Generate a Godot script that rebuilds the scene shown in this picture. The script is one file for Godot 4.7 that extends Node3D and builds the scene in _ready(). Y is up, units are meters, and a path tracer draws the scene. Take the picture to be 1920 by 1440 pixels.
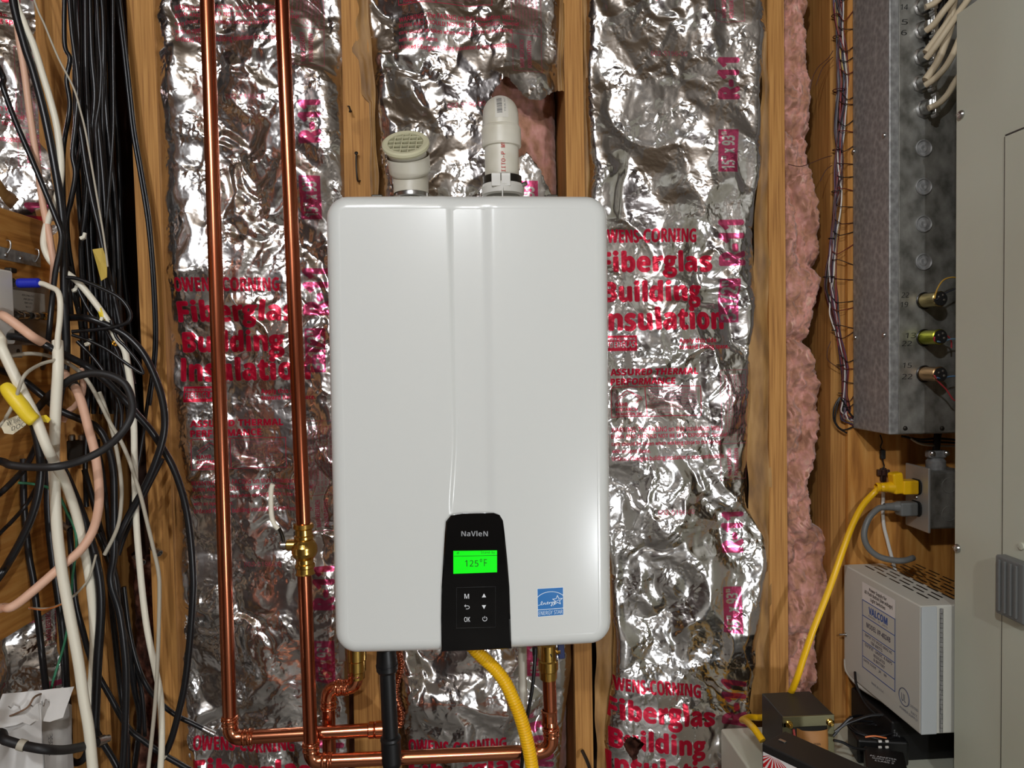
extends Node3D
# A narrow utility closet: tankless water heater on an open stud wall with foil-faced insulation.
# z = 0 is the front of the studs, +z towards the room, units metres, y up from the floor.

const FOCAL := 1400.0            # focal length for a 1920 x 1440 frame
const EYE := Vector3(0, 1.5, 1.4)
var cam_basis: Basis
var M := {}
var rng := RandomNumberGenerator.new()
var used := {}

# ------------------------------------------------------------------ mesh builder
class MB:
	var v := PackedVector3Array()
	var n := PackedVector3Array()
	var uv := PackedVector2Array()
	var idx := PackedInt32Array()
	func vert(p: Vector3, nn: Vector3, t := Vector2.ZERO) -> int:
		v.append(p); n.append(nn); uv.append(t)
		return v.size() - 1
	func tri(a: int, b: int, c: int) -> void:      # counter-clockwise in, clockwise out
		idx.append(a); idx.append(c); idx.append(b)
	func quad(a: Vector3, b: Vector3, c: Vector3, d: Vector3, t := [Vector2(0, 1), Vector2(1, 1), Vector2(1, 0), Vector2(0, 0)]) -> void:
		var nn := (b - a).cross(d - a).normalized()
		if nn == Vector3.ZERO:
			nn = (c - b).cross(d - b).normalized()
		var i := vert(a, nn, t[0]); vert(b, nn, t[1]); vert(c, nn, t[2]); vert(d, nn, t[3])
		tri(i, i + 1, i + 2); tri(i, i + 2, i + 3)
	func flat_tri(a: Vector3, b: Vector3, c: Vector3) -> void:
		var nn := (b - a).cross(c - a).normalized()
		var i := vert(a, nn); vert(b, nn); vert(c, nn)
		tri(i, i + 1, i + 2)
	# rows x cols points; normal = (along a row) x (along rows) unless flipped
	func grid(p: PackedVector3Array, rows: int, cols: int, wrap := false, flip := false, t := PackedVector2Array(), skip := PackedByteArray()) -> void:
		var base := v.size()
		var acc := PackedVector3Array(); acc.resize(p.size())
		var cc := cols if wrap else cols - 1
		var tris := PackedInt32Array()
		for i in rows - 1:
			for j in cc:
				if skip.size() and skip[i * cols + j]:
					continue
				var a := i * cols + j
				var b := i * cols + (j + 1) % cols
				var c := (i + 1) * cols + (j + 1) % cols
				var d := (i + 1) * cols + j
				var nn := (p[c] - p[a]).cross(p[d] - p[b])
				if flip: nn = -nn
				acc[a] += nn; acc[b] += nn; acc[c] += nn; acc[d] += nn
				if flip:
					tris.append_array([a, c, b, a, d, c])
				else:
					tris.append_array([a, b, c, a, c, d])
		for k in p.size():
			vert(p[k], acc[k].normalized() if acc[k].length_squared() > 0 else Vector3.UP, t[k] if t.size() else Vector2.ZERO)
		for k in range(0, tris.size(), 3):
			tri(base + tris[k], base + tris[k + 1], base + tris[k + 2])
	func tube(p: PackedVector3Array, r, sides := 10, caps := true) -> void:
		var pts := PackedVector3Array()
		var nn := Vector3.ZERO
		var last_t := Vector3.ZERO
		for i in p.size():
			var t := (p[mini(i + 1, p.size() - 1)] - p[maxi(i - 1, 0)]).normalized()
			if nn == Vector3.ZERO:
				nn = t.cross(Vector3.UP if absf(t.y) < 0.8 else Vector3.RIGHT).normalized()
			else:
				nn = (nn - t * nn.dot(t)).normalized()
			var bb := t.cross(nn)
			var rr: float = r[i] if r is Array or r is PackedFloat32Array else r
			for k in sides:
				var a := TAU * k / sides
				pts.append(p[i] + (nn * cos(a) + bb * sin(a)) * rr)
			last_t = t
		grid(pts, p.size(), sides, true)
		if caps:
			for e in 2:
				var row := 0 if e == 0 else p.size() - 1
				var t := (p[0] - p[1]).normalized() if e == 0 else last_t
				var c := vert(p[row], t)
				var first := v.size()
				for k in sides: vert(pts[row * sides + k], t)
				for k in sides:
					if e == 1: tri(c, first + k, first + (k + 1) % sides)
					else: tri(c, first + (k + 1) % sides, first + k)
	func lathe(prof: Array, o: Vector3, axis: Vector3, sides := 24, smooth := false) -> void:
		var t := axis.normalized()
		var a := t.cross(Vector3.UP if absf(t.y) < 0.8 else Vector3.RIGHT).normalized()
		var b := t.cross(a)
		var rings := []
		for q in prof:
			var ring := PackedVector3Array()
			for k in sides:
				var g := TAU * k / sides
				ring.append(o + t * q[1] + (a * cos(g) + b * sin(g)) * q[0])
			rings.append(ring)
		if smooth:
			var all := PackedVector3Array()
			for r in rings: all.append_array(r)
			grid(all, rings.size(), sides, true)
		else:
			for i in rings.size() - 1:
				var two := PackedVector3Array(rings[i]); two.append_array(rings[i + 1])
				grid(two, 2, sides, true)
	func rbox(size: Vector3, r: float, xf := Transform3D(), k := 2) -> void:
		var h := size * 0.5
		r = minf(r, minf(h.x, minf(h.y, h.z)) * 0.98)
		var c := h - Vector3.ONE * r
		var cols := 4 * (k + 1)
		var rows := 2 * (k + 1)
		var base := v.size()
		for s in 2:
			for i in k + 1:
				var ph := -PI / 2 + PI / 2 * i / k if s == 0 else PI / 2 * i / k
				for q in 4:
					for j in k + 1:
						var th := PI / 2 * q + PI / 2 * j / k
						var nn := Vector3(cos(ph) * cos(th), sin(ph), -cos(ph) * sin(th))
						var sx := 1.0 if q == 0 or q == 3 else -1.0
						var sz := -1.0 if q < 2 else 1.0
						var p := Vector3(c.x * sx, c.y * (-1 if s == 0 else 1), c.z * sz) + nn * r
						vert(xf * p, (xf.basis * nn).normalized(), Vector2(p.x, p.y))
		for i in rows - 1:
			for j in cols:
				var a := base + i * cols + j
				var b := base + i * cols + (j + 1) % cols
				tri(a, b, b + cols); tri(a, b + cols, a + cols)
		var bot := [base, base + k + 1, base + 2 * (k + 1), base + 3 * (k + 1)]
		tri(bot[0], bot[2], bot[1]); tri(bot[0], bot[3], bot[2])
		var tp := base + (rows - 1) * cols
		tri(tp, tp + k + 1, tp + 2 * (k + 1)); tri(tp, tp + 2 * (k + 1), tp + 3 * (k + 1))
	# outline (any winding) in the xy plane of xf, from z0 to z1, front edge chamfered
	func prism(poly: PackedVector2Array, z0: float, z1: float, xf := Transform3D(), ch := 0.0) -> void:
		var pl := poly.duplicate()
		if Geometry2D.is_polygon_clockwise(pl):
			pl.reverse()
		var m := pl.size()
		var inner := PackedVector2Array()
		for i in m:
			var e0 := (pl[i] - pl[(i + m - 1) % m]).normalized()
			var e1 := (pl[(i + 1) % m] - pl[i]).normalized()
			var nn := (Vector2(-e0.y, e0.x) + Vector2(-e1.y, e1.x)).normalized()
			inner.append(pl[i] + nn * ch)
		var zm := z1 - ch
		for i in m:
			var a := pl[i]; var b := pl[(i + 1) % m]
			var ia := inner[i]; var ib := inner[(i + 1) % m]
			quad(xf * Vector3(a.x, a.y, z0), xf * Vector3(b.x, b.y, z0), xf * Vector3(b.x, b.y, zm), xf * Vector3(a.x, a.y, zm))
			if ch > 0:
				quad(xf * Vector3(a.x, a.y, zm), xf * Vector3(b.x, b.y, zm), xf * Vector3(ib.x, ib.y, z1), xf * Vector3(ia.x, ia.y, z1))
		for face in 2:
			var src := inner if face == 0 else pl
			var t := Geometry2D.triangulate_polygon(src)
			var z := z1 if face == 0 else z0
			for k in range(0, t.size(), 3):
				var a := src[t[k]]; var b := src[t[k + 1]]; var c := src[t[k + 2]]
				var ccw := (b - a).cross(c - a) > 0
				if ccw == (face == 0): flat_tri(xf * Vector3(a.x, a.y, z), xf * Vector3(b.x, b.y, z), xf * Vector3(c.x, c.y, z))
				else: flat_tri(xf * Vector3(a.x, a.y, z), xf * Vector3(c.x, c.y, z), xf * Vector3(b.x, b.y, z))
	# eight corners: front tl tr br bl, back tl tr br bl
	func hexa(c: Array) -> void:
		quad(c[3], c[2], c[1], c[0])
		quad(c[6], c[7], c[4], c[5])
		quad(c[7], c[3], c[0], c[4])
		quad(c[2], c[6], c[5], c[1])
		quad(c[0], c[1], c[5], c[4])
		quad(c[7], c[6], c[2], c[3])

# ------------------------------------------------------------------ flat print
class Canvas:
	var imgs := []
	func _init(w: int, h: int, fills: Array) -> void:
		for f in fills:
			var im := Image.create_empty(w, h, false, Image.FORMAT_RGB8)
			im.fill(f)
			imgs.append(im)
	func span(x0: float, x1: float, y: int, cols: Array) -> void:
		var a := maxi(0, roundi(x0)); var b := roundi(x1)
		if b > a and y >= 0:
			for k in imgs.size():
				imgs[k].fill_rect(Rect2i(a, y, b - a, 1), cols[k])
	func rect(x0: float, y0: float, x1: float, y1: float, cols: Array) -> void:
		for k in imgs.size():
			imgs[k].fill_rect(Rect2i(roundi(x0), roundi(y0), maxi(1, roundi(x1) - roundi(x0)), maxi(1, roundi(y1) - roundi(y0))), cols[k])
	func frame(x0: float, y0: float, x1: float, y1: float, w: float, cols: Array) -> void:
		rect(x0, y0, x1, y0 + w, cols); rect(x0, y1 - w, x1, y1, cols)
		rect(x0, y0, x0 + w, y1, cols); rect(x1 - w, y0, x1, y1, cols)
	func tri(a: Vector2, b: Vector2, c: Vector2, cols: Array) -> void:
		var y0 := ceili(minf(a.y, minf(b.y, c.y)) - 0.5)
		var y1 := floori(maxf(a.y, maxf(b.y, c.y)) - 0.5)
		for y in range(maxi(0, y0), y1 + 1):
			var yy := y + 0.5
			var lo := 1e9; var hi := -1e9
			for e in [[a, b], [b, c], [c, a]]:
				var p: Vector2 = e[0]; var q: Vector2 = e[1]
				if (p.y <= yy) != (q.y <= yy):
					var x := p.x + (q.x - p.x) * (yy - p.y) / (q.y - p.y)
					lo = minf(lo, x); hi = maxf(hi, x)
			if hi > lo: span(lo, hi, y, cols)
	func poly(p: PackedVector2Array, cols: Array) -> void:
		var t := Geometry2D.triangulate_polygon(p)
		for k in range(0, t.size(), 3): tri(p[t[k]], p[t[k + 1]], p[t[k + 2]], cols)
	func line(p: PackedVector2Array, w: float, cols: Array) -> void:
		for i in p.size() - 1:
			var d := (p[i + 1] - p[i]).normalized() * w * 0.5
			var s := Vector2(-d.y, d.x)
			var a := p[i] - d * 0.6; var b := p[i + 1] + d * 0.6
			tri(a + s, b + s, b - s, cols); tri(a + s, b - s, a - s, cols)
	# text whose outline box is stretched to the given box; turn 1 = reads upwards
	func text(s: String, x0: float, y0: float, x1: float, y1: float, cols: Array, bold := 0.0, turn := 0, face := "Droid Sans", weight := 700) -> void:
		var tm := TextMesh.new()
		var f := SystemFont.new()
		f.font_names = PackedStringArray([face]); f.font_weight = weight
		tm.font = f; tm.font_size = 64; tm.pixel_size = 0.01; tm.depth = 0.0; tm.text = s; tm.curve_step = 1.5
		var arr := tm.surface_get_arrays(0) if tm.get_surface_count() else []
		if arr.is_empty(): return
		var vs: PackedVector3Array = arr[Mesh.ARRAY_VERTEX]
		var ix: PackedInt32Array = arr[Mesh.ARRAY_INDEX] if arr[Mesh.ARRAY_INDEX] != null else PackedInt32Array(range(vs.size()))
		var box := tm.get_aabb()
		var out := PackedVector2Array()
		for p in vs:
			var q := Vector2((p.x - box.position.x) / maxf(box.size.x, 1e-6), 1.0 - (p.y - box.position.y) / maxf(box.size.y, 1e-6))
			if turn == 1: q = Vector2(q.y, 1.0 - q.x)
			elif turn == 2: q = Vector2(1.0 - q.y, q.x)
			out.append(Vector2(x0 + q.x * (x1 - x0), y0 + q.y * (y1 - y0)))
		var offs := [Vector2.ZERO]
		if bold > 0: offs = [Vector2(-bold, 0), Vector2(bold, 0), Vector2(0, -bold), Vector2(0, bold)]
		for o in offs:
			for k in range(0, ix.size() / 3 * 3, 3):
				tri(out[ix[k]] + o, out[ix[k + 1]] + o, out[ix[k + 2]] + o, cols)
	func done(k := 0) -> ImageTexture:
		imgs[k].shrink_x2()
		return ImageTexture.create_from_image(imgs[k])

# ------------------------------------------------------------------ placing
func ray(px: float, py: float) -> Vector3:
	return cam_basis * Vector3((px - 960.0) / FOCAL, -(py - 720.0) / FOCAL, -1.0)
func at(px: float, py: float, z := 0.0) -> Vector3:       # where that line of sight meets the plane z
	var d := ray(px, py)
	return EYE + d * ((z - EYE.z) / d.z)
func atx(px: float, py: float, x: float) -> Vector3:      # where it meets the plane x
	var d := ray(px, py)
	return EYE + d * ((x - EYE.x) / d.x)
func aty(px: float, py: float, y: float) -> Vector3:
	var d := ray(px, py)
	return EYE + d * ((y - EYE.y) / d.y)
func smooth(p: PackedVector3Array, per := 6) -> PackedVector3Array:
	var out := PackedVector3Array()
	for i in p.size() - 1:
		for k in per:
			out.append(p[i].cubic_interpolate(p[i + 1], p[maxi(i - 1, 0)], p[mini(i + 2, p.size() - 1)], float(k) / per))
	out.append(p[p.size() - 1])
	return out
func numbered(s: String) -> String:
	if not used.has(s):
		used[s] = 0
		return s
	used[s] += 1
	return "%s_%03d" % [s, used[s]]
func tag(o: Node3D, label: String, category: String, group := "", kind := "") -> Node3D:
	o.set_meta("label", label)
	o.set_meta("category", category)
	if group: o.set_meta("group", group)
	if kind: o.set_meta("kind", kind)
	return o
func thing(called: String, label: String, category: String, where: Vector3, group := "") -> Node3D:
	var o := Node3D.new()
	o.name = numbered(called)
	o.position = where
	add_child(o)
	return tag(o, label, category, group)
func origin_of(o: Node) -> Vector3:
	var p := Vector3.ZERO
	while o is Node3D and o != self:
		p += (o as Node3D).position
		o = o.get_parent()
	return p
func put(called: String, b: MB, mat: Material, parent: Node = self, label := "") -> MeshInstance3D:
	var o := MeshInstance3D.new()
	var off := origin_of(parent)
	if parent == self:
		var box := AABB(b.v[0], Vector3.ZERO)
		for p in b.v: box = box.expand(p)
		off = Vector3(box.get_center().x, box.position.y, box.get_center().z)
		o.position = off
		o.name = numbered(called)
	else:
		o.name = called
	for i in b.v.size(): b.v[i] -= off
	var a := []
	a.resize(Mesh.ARRAY_MAX)
	a[Mesh.ARRAY_VERTEX] = b.v; a[Mesh.ARRAY_NORMAL] = b.n; a[Mesh.ARRAY_TEX_UV] = b.uv; a[Mesh.ARRAY_INDEX] = b.idx
	var m := ArrayMesh.new()
	m.add_surface_from_arrays(Mesh.PRIMITIVE_TRIANGLES, a)
	m.surface_set_material(0, mat)
	o.mesh = m
	if label: o.set_meta("label", label)
	parent.add_child(o, true)
	return o
func solo(called: String, b: MB, mat: Material, label: String, category: String, group := "") -> MeshInstance3D:
	return tag(put(called, b, mat), label, category, group)
func struct(called: String, b: MB, mat: Material) -> MeshInstance3D:
	var o := put(called, b, mat)
	o.set_meta("kind", "structure")
	return o
func box_mb(a: Vector3, b: Vector3, r := 0.0) -> MB:
	var m := MB.new()
	m.rbox((b - a).abs(), r if r > 0 else 0.0008, Transform3D(Basis(), (a + b) * 0.5), 2 if r > 0 else 1)
	return m
func tube_mb(pts: PackedVector3Array, r, sides := 12) -> MB:
	var m := MB.new()
	m.tube(pts, r, sides)
	return m
# flat lettering standing a hair above a surface: p = left end of the base line, x and y its directions, h = height of a capital
func letters(s: String, p: Vector3, x: Vector3, y: Vector3, h: float, width := 0.0, face := "Droid Sans", weight := 400) -> MB:
	var tm := TextMesh.new()
	var f := SystemFont.new()
	f.font_names = PackedStringArray([face]); f.font_weight = weight
	tm.font = f; tm.font_size = 64; tm.pixel_size = 0.01; tm.depth = 0.0; tm.text = s; tm.curve_step = 2.0
	var arr := tm.surface_get_arrays(0)
	var vs: PackedVector3Array = arr[Mesh.ARRAY_VERTEX]
	var ix: PackedInt32Array = arr[Mesh.ARRAY_INDEX] if arr[Mesh.ARRAY_INDEX] != null else PackedInt32Array(range(vs.size()))
	var bx := tm.get_aabb()
	var sy := h / maxf(bx.size.y, 1e-5)
	var sx := sy if width == 0.0 else width / maxf(bx.size.x, 1e-5)
	var m := MB.new()
	var nn := x.cross(y).normalized()
	for q in vs:
		m.vert(p + x * ((q.x - bx.position.x) * sx) + y * ((q.y - bx.position.y) * sy), nn)
	for k in range(0, ix.size() / 3 * 3, 3):
		var a := m.v[ix[k]]; var b := m.v[ix[k + 1]]; var c := m.v[ix[k + 2]]
		if (b - a).cross(c - a).dot(nn) > 0: m.tri(ix[k], ix[k + 1], ix[k + 2])
		else: m.tri(ix[k], ix[k + 2], ix[k + 1])
	return m
func edge(list: Array, y: float) -> float:                # piecewise line through [y, x] pairs
	if y <= list[0][0]: return list[0][1]
	for i in list.size() - 1:
		if y <= list[i + 1][0]:
			return lerpf(list[i][1], list[i + 1][1], (y - list[i][0]) / float(list[i + 1][0] - list[i][0]))
	return list[-1][1]

# ------------------------------------------------------------------ materials
func noise(seed_: int, freq: float, kind := FastNoiseLite.TYPE_SIMPLEX_SMOOTH, fractal := FastNoiseLite.FRACTAL_FBM, oct := 3) -> FastNoiseLite:
	var f := FastNoiseLite.new()
	f.seed = seed_; f.frequency = freq; f.noise_type = kind; f.fractal_type = fractal; f.fractal_octaves = oct
	return f
func noise_tex(f: FastNoiseLite, ramp: Array, size := 512, normal := 0.0) -> NoiseTexture2D:
	var t := NoiseTexture2D.new()
	t.width = size; t.height = size; t.seamless = true; t.noise = f
	if normal > 0:
		t.as_normal_map = true; t.bump_strength = normal
	elif ramp.size():
		var g := Gradient.new()
		g.offsets = PackedFloat32Array(); g.colors = PackedColorArray()
		var off := PackedFloat32Array(); var cols := PackedColorArray()
		for r in ramp: off.append(r[0]); cols.append(r[1])
		g.offsets = off; g.colors = cols
		t.color_ramp = g
	return t
func mat(c: Color, rough := 0.5, metal := 0.0) -> StandardMaterial3D:
	var m := StandardMaterial3D.new()
	m.albedo_color = c; m.roughness = rough; m.metallic = metal
	return m
func tri_mat(t: Texture2D, scale: Vector3, rough := 0.7, metal := 0.0, relief := 0.0) -> StandardMaterial3D:
	var m := mat(Color.WHITE, rough, metal)
	m.albedo_texture = t
	m.uv1_triplanar = true; m.uv1_world_triplanar = true; m.uv1_scale = scale; m.uv1_triplanar_sharpness = 8.0
	if relief > 0:
		m.heightmap_enabled = true; m.heightmap_texture = t; m.heightmap_scale = relief
	return m
func rgb(r: float, g: float, b: float) -> Color:
	return Color(r / 255.0, g / 255.0, b / 255.0)

func make_materials() -> void:
	var grain := noise(3, 0.012, FastNoiseLite.TYPE_SIMPLEX_SMOOTH, FastNoiseLite.FRACTAL_FBM, 5)
	var wood_t := noise_tex(grain, [[0.0, rgb(138, 90, 40)], [0.4, rgb(174, 122, 60)], [0.6, rgb(182, 130, 66)], [1.0, rgb(200, 148, 82)]])
	M.wood = tri_mat(wood_t, Vector3(26, 0.7, 26), 0.72)
	var ply_t := noise_tex(noise(8, 0.01, FastNoiseLite.TYPE_SIMPLEX_SMOOTH, FastNoiseLite.FRACTAL_FBM, 5), [[0.0, rgb(150, 96, 40)], [0.45, rgb(196, 134, 62)], [0.62, rgb(204, 144, 70)], [1.0, rgb(220, 166, 96)]])
	M.ply = tri_mat(ply_t, Vector3(9, 0.9, 9), 0.6)
	M.ply_left = tri_mat(ply_t, Vector3(5, 12, 0.8), 0.6)
	M.dark_board = tri_mat(noise_tex(noise(5, 0.02), [[0.0, rgb(28, 14, 8)], [0.6, rgb(50, 26, 14)], [1.0, rgb(80, 46, 26)]], 256), Vector3(3, 1, 3), 0.9)
	var kraft_t := noise_tex(noise(12, 0.015, FastNoiseLite.TYPE_SIMPLEX_SMOOTH, FastNoiseLite.FRACTAL_FBM, 4), [[0.0, rgb(112, 78, 36)], [0.5, rgb(150, 110, 58)], [1.0, rgb(176, 136, 80)]], 256)
	M.kraft = tri_mat(kraft_t, Vector3(8, 2, 8), 0.6)
	var fuzz := noise_tex(noise(21, 0.012, FastNoiseLite.TYPE_SIMPLEX_SMOOTH, FastNoiseLite.FRACTAL_FBM, 6), [[0.0, rgb(134, 92, 70)], [0.35, rgb(176, 128, 102)], [0.55, rgb(190, 138, 120)], [0.75, rgb(206, 150, 138)], [1.0, rgb(216, 182, 156)]])
	M.pink = tri_mat(fuzz, Vector3(5, 3, 5), 1.0, 0.0, 0.25)
	M.pink.rim_enabled = true; M.pink.rim = 0.5; M.pink.rim_tint = 0.8
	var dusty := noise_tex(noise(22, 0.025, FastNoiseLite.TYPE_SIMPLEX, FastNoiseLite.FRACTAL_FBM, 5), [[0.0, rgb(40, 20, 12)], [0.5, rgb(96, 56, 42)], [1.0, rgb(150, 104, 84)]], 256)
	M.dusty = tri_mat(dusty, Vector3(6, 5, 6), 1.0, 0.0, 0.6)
	var cu := noise_tex(noise(31, 0.006, FastNoiseLite.TYPE_SIMPLEX_SMOOTH, FastNoiseLite.FRACTAL_FBM, 4), [[0.0, rgb(150, 80, 56)], [0.5, rgb(188, 108, 76)], [1.0, rgb(212, 138, 104)]], 256)
	M.copper = tri_mat(cu, Vector3(9, 1.2, 9), 0.24, 1.0)
	M.copper_bright = mat(rgb(226, 144, 106), 0.18, 1.0)
	M.brass = mat(rgb(206, 168, 88), 0.25, 1.0)
	M.steel = mat(rgb(190, 190, 188), 0.28, 1.0)
	M.dark_steel = mat(rgb(70, 66, 60), 0.45, 0.9)
	var galv := noise_tex(noise(41, 0.03, FastNoiseLite.TYPE_CELLULAR, FastNoiseLite.FRACTAL_FBM, 2), [[0.0, rgb(128, 128, 126)], [0.5, rgb(154, 154, 152)], [1.0, rgb(184, 184, 182)]])
	M.galv = tri_mat(galv, Vector3(6, 5, 6), 0.46, 0.4)
	var spots := noise(42, 0.012, FastNoiseLite.TYPE_SIMPLEX_SMOOTH, FastNoiseLite.FRACTAL_FBM, 5)
	M.galv_dull = tri_mat(noise_tex(spots, [[0.0, rgb(100, 99, 92)], [0.5, rgb(146, 145, 138)], [1.0, rgb(176, 175, 168)]]), Vector3(4, 3, 4), 0.5, 0.7)
	M.panel_grey = tri_mat(noise_tex(noise(51, 0.006), [[0.0, rgb(200, 200, 180)], [0.6, rgb(208, 210, 191)], [1.0, rgb(212, 216, 199)]], 256), Vector3(1.2, 1.2, 1.2), 0.5)
	M.supply_grey = mat(rgb(206, 206, 196), 0.5)
	M.enamel = mat(rgb(225, 227, 222), 0.22)
	M.enamel.clearcoat_enabled = true; M.enamel.clearcoat = 0.6; M.enamel.clearcoat_roughness = 0.08
	M.gloss_black = mat(rgb(8, 8, 9), 0.06)
	M.black_seam = mat(rgb(14, 14, 15), 0.3)
	M.pvc = tri_mat(noise_tex(noise(61, 0.01), [[0.0, rgb(204, 198, 178)], [1.0, rgb(222, 218, 204)]], 256), Vector3(5, 5, 5), 0.4)
	M.filter = mat(rgb(150, 144, 104), 0.7)
	M.pvc_cap = mat(rgb(206, 202, 168), 0.45)
	M.white_plastic = mat(rgb(226, 224, 216), 0.4)
	M.coax = mat(rgb(20, 20, 22), 0.34)
	M.coax_dull = mat(rgb(28, 26, 26), 0.55)
	M.black_pipe = mat(rgb(16, 16, 17), 0.42)
	M.white_cable = mat(rgb(232, 226, 206), 0.45)
	M.grey_cable = mat(rgb(176, 168, 150), 0.5)
	M.beige_cable = mat(rgb(222, 176, 148), 0.5)
	M.romex = mat(rgb(206, 190, 160), 0.5)
	M.cord_grey = mat(rgb(112, 114, 112), 0.45)
	M.yellow = mat(rgb(244, 190, 18), 0.35)
	M.yellow_tape = mat(rgb(238, 208, 48), 0.45)
	M.yellow_paper = mat(rgb(196, 168, 76), 0.7)
	M.paper = mat(rgb(214, 204, 176), 0.8)
	M.white_card = tri_mat(noise_tex(noise(71, 0.01), [[0.0, rgb(196, 192, 186)], [1.0, rgb(232, 230, 226)]], 256), Vector3(4, 4, 4), 0.6)
	M.blue = mat(rgb(24, 40, 170), 0.4)
	M.navy = mat(rgb(24, 42, 96), 0.4)
	M.green_wire = mat(rgb(48, 118, 84), 0.5)
	M.ink_black = mat(rgb(22, 20, 18), 0.7)
	M.ink_red = mat(rgb(200, 44, 40), 0.6)
	M.print_white = mat(rgb(235, 238, 240), 0.5)
	M.print_grey = mat(rgb(150, 152, 154), 0.4)
	M.rubber = mat(rgb(24, 23, 22), 0.7)
	M.adapter = mat(rgb(20, 20, 20), 0.42)
	M.plate = mat(rgb(176, 176, 172), 0.36, 0.45)
	M.plaster = mat(rgb(112, 104, 94), 0.9)
	M.ceiling = mat(rgb(124, 104, 80), 0.9)
	M.concrete = tri_mat(noise_tex(noise(81, 0.01), [[0.0, rgb(96, 92, 86)], [1.0, rgb(126, 121, 113)]], 256), Vector3(2, 2, 2), 0.8)

func _ready() -> void:
	# ---- camera, sky, exposure
	cam_basis = Basis.from_euler(Vector3(deg_to_rad(-2.05), deg_to_rad(-3.56), deg_to_rad(-1.0)))
	var cam := Camera3D.new()
	cam.name = "camera"
	cam.fov = rad_to_deg(2.0 * atan(720.0 / FOCAL))
	cam.transform = Transform3D(cam_basis, EYE)
	cam.near = 0.02
	add_child(cam)
	cam.current = true
	var we := WorldEnvironment.new()
	we.name = "environment"
	var env := Environment.new()
	env.background_mode = Environment.BG_COLOR
	env.background_color = Color(0.02, 0.02, 0.02)
	env.tonemap_mode = Environment.TONE_MAPPER_LINEAR
	env.tonemap_exposure = 1.0
	env.sdfgi_enabled = true; env.ssao_enabled = true; env.ssil_enabled = true
	we.environment = env
	add_child(we)
	make_materials()
	foil_materials()
	# ---- lamps of the room (each lamp lights from its own globe)
	lamp(Vector3(-0.6, 2.68, 2.3), 1.85, "frosted globe lamp on the ceiling nearer the stud wall")
	lamp(Vector3(-0.1, 2.72, 3.8), 2.6, "frosted globe lamp on the ceiling farther from the stud wall")
	work_lamp(Vector3(0.93, 0.7, 2.1), 1.05)
	shell()
	studs()
	batts()
	heater()
	vents()
	copper()
	under_heater()
	right_side()
	shelf_things()
	left_side()
	cables()

func lamp(p: Vector3, energy: float, label: String) -> void:
	var o := thing("globe_lamp", label, "lamp", Vector3(p.x, p.y - 0.09, p.z), "ceiling globe lamps")
	var b := MB.new()
	b.lathe([[0.001, 0.075], [0.055, 0.075], [0.06, 0.085], [0.06, 2.999 - p.y], [0.001, 2.999 - p.y]], p, Vector3.UP, 24)
	put("fitting", b, M.white_plastic, o)
	globe(o, p, energy)

func globe(o: Node3D, p: Vector3, energy: float) -> void:
	var g := MB.new()
	var prof := []
	for i in 17: prof.append([maxf(0.001, sin(PI * i / 16.0)) * 0.08, -cos(PI * i / 16.0) * 0.08])
	g.lathe(prof, p, Vector3.UP, 32, true)
	var gm := mat(rgb(240, 238, 230), 0.4)
	gm.emission_enabled = true; gm.emission = rgb(248, 250, 255); gm.emission_energy_multiplier = energy * 2.0
	put("lamp_globe", g, gm, o)
	var l := OmniLight3D.new()
	l.name = "lamp_light"
	l.light_color = rgb(246, 250, 255); l.light_energy = energy; l.light_size = 0.05
	l.omni_range = 8.0; l.omni_attenuation = 2.0; l.shadow_enabled = true
	l.position = p - o.position
	o.add_child(l)

func work_lamp(p: Vector3, energy: float) -> void:
	var o := thing("work_lamp", "portable globe work lamp standing on a pole behind the viewpoint", "lamp", Vector3(p.x, 0, p.z))
	var b := MB.new()
	b.lathe([[0.0005, 0.0], [0.16, 0.0], [0.16, 0.02], [0.02, 0.03], [0.0005, 0.03]], Vector3(p.x, 0.001, p.z), Vector3.UP, 28)
	put("base", b, M.dark_steel, o)
	put("pole", tube_mb(PackedVector3Array([Vector3(p.x, 0.02, p.z), Vector3(p.x, p.y - 0.07, p.z)]), 0.014, 12), M.dark_steel, o)
	globe(o, p, energy)

func shell() -> void:
	struct("floor", box_mb(Vector3(-0.92, -0.1, -0.2), Vector3(1.12, 0.0, 4.6)), M.concrete)
	struct("ceiling", box_mb(Vector3(-0.92, 3.0, -0.2), Vector3(1.12, 3.1, 4.6)), M.ceiling)
	struct("wall_left", box_mb(Vector3(-0.92, 0.0, -0.2), Vector3(-0.86, 3.0, 4.6)), M.dark_board)
	struct("wall_right", box_mb(Vector3(1.06, 0.0, -0.2), Vector3(1.12, 3.0, 4.6)), M.plaster)
	struct("wall_front", box_mb(Vector3(-0.86, 0.0, 4.5), Vector3(1.06, 3.0, 4.6)), M.plaster)
	back = struct("wall_back", box_mb(Vector3(-0.86, 0.0, -0.2), Vector3(1.06, 3.0, -0.15)), M.dark_board)

var back: MeshInstance3D

func stud(l0: float, r0: float, l1: float, r1: float, z0 := -0.15, z1 := 0.0) -> void:
	# front face corners at photo rows -80 and 1520
	var c := [at(l0, -80, z1), at(r0, -80, z1), at(r1, 1520, z1), at(l1, 1520, z1)]
	for k in 4:
		var p: Vector3 = c[k]
		c.append(Vector3(p.x, p.y, z0))
	var m := MB.new()
	m.hexa(c)
	put("stud", m, M.wood, back)

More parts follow.
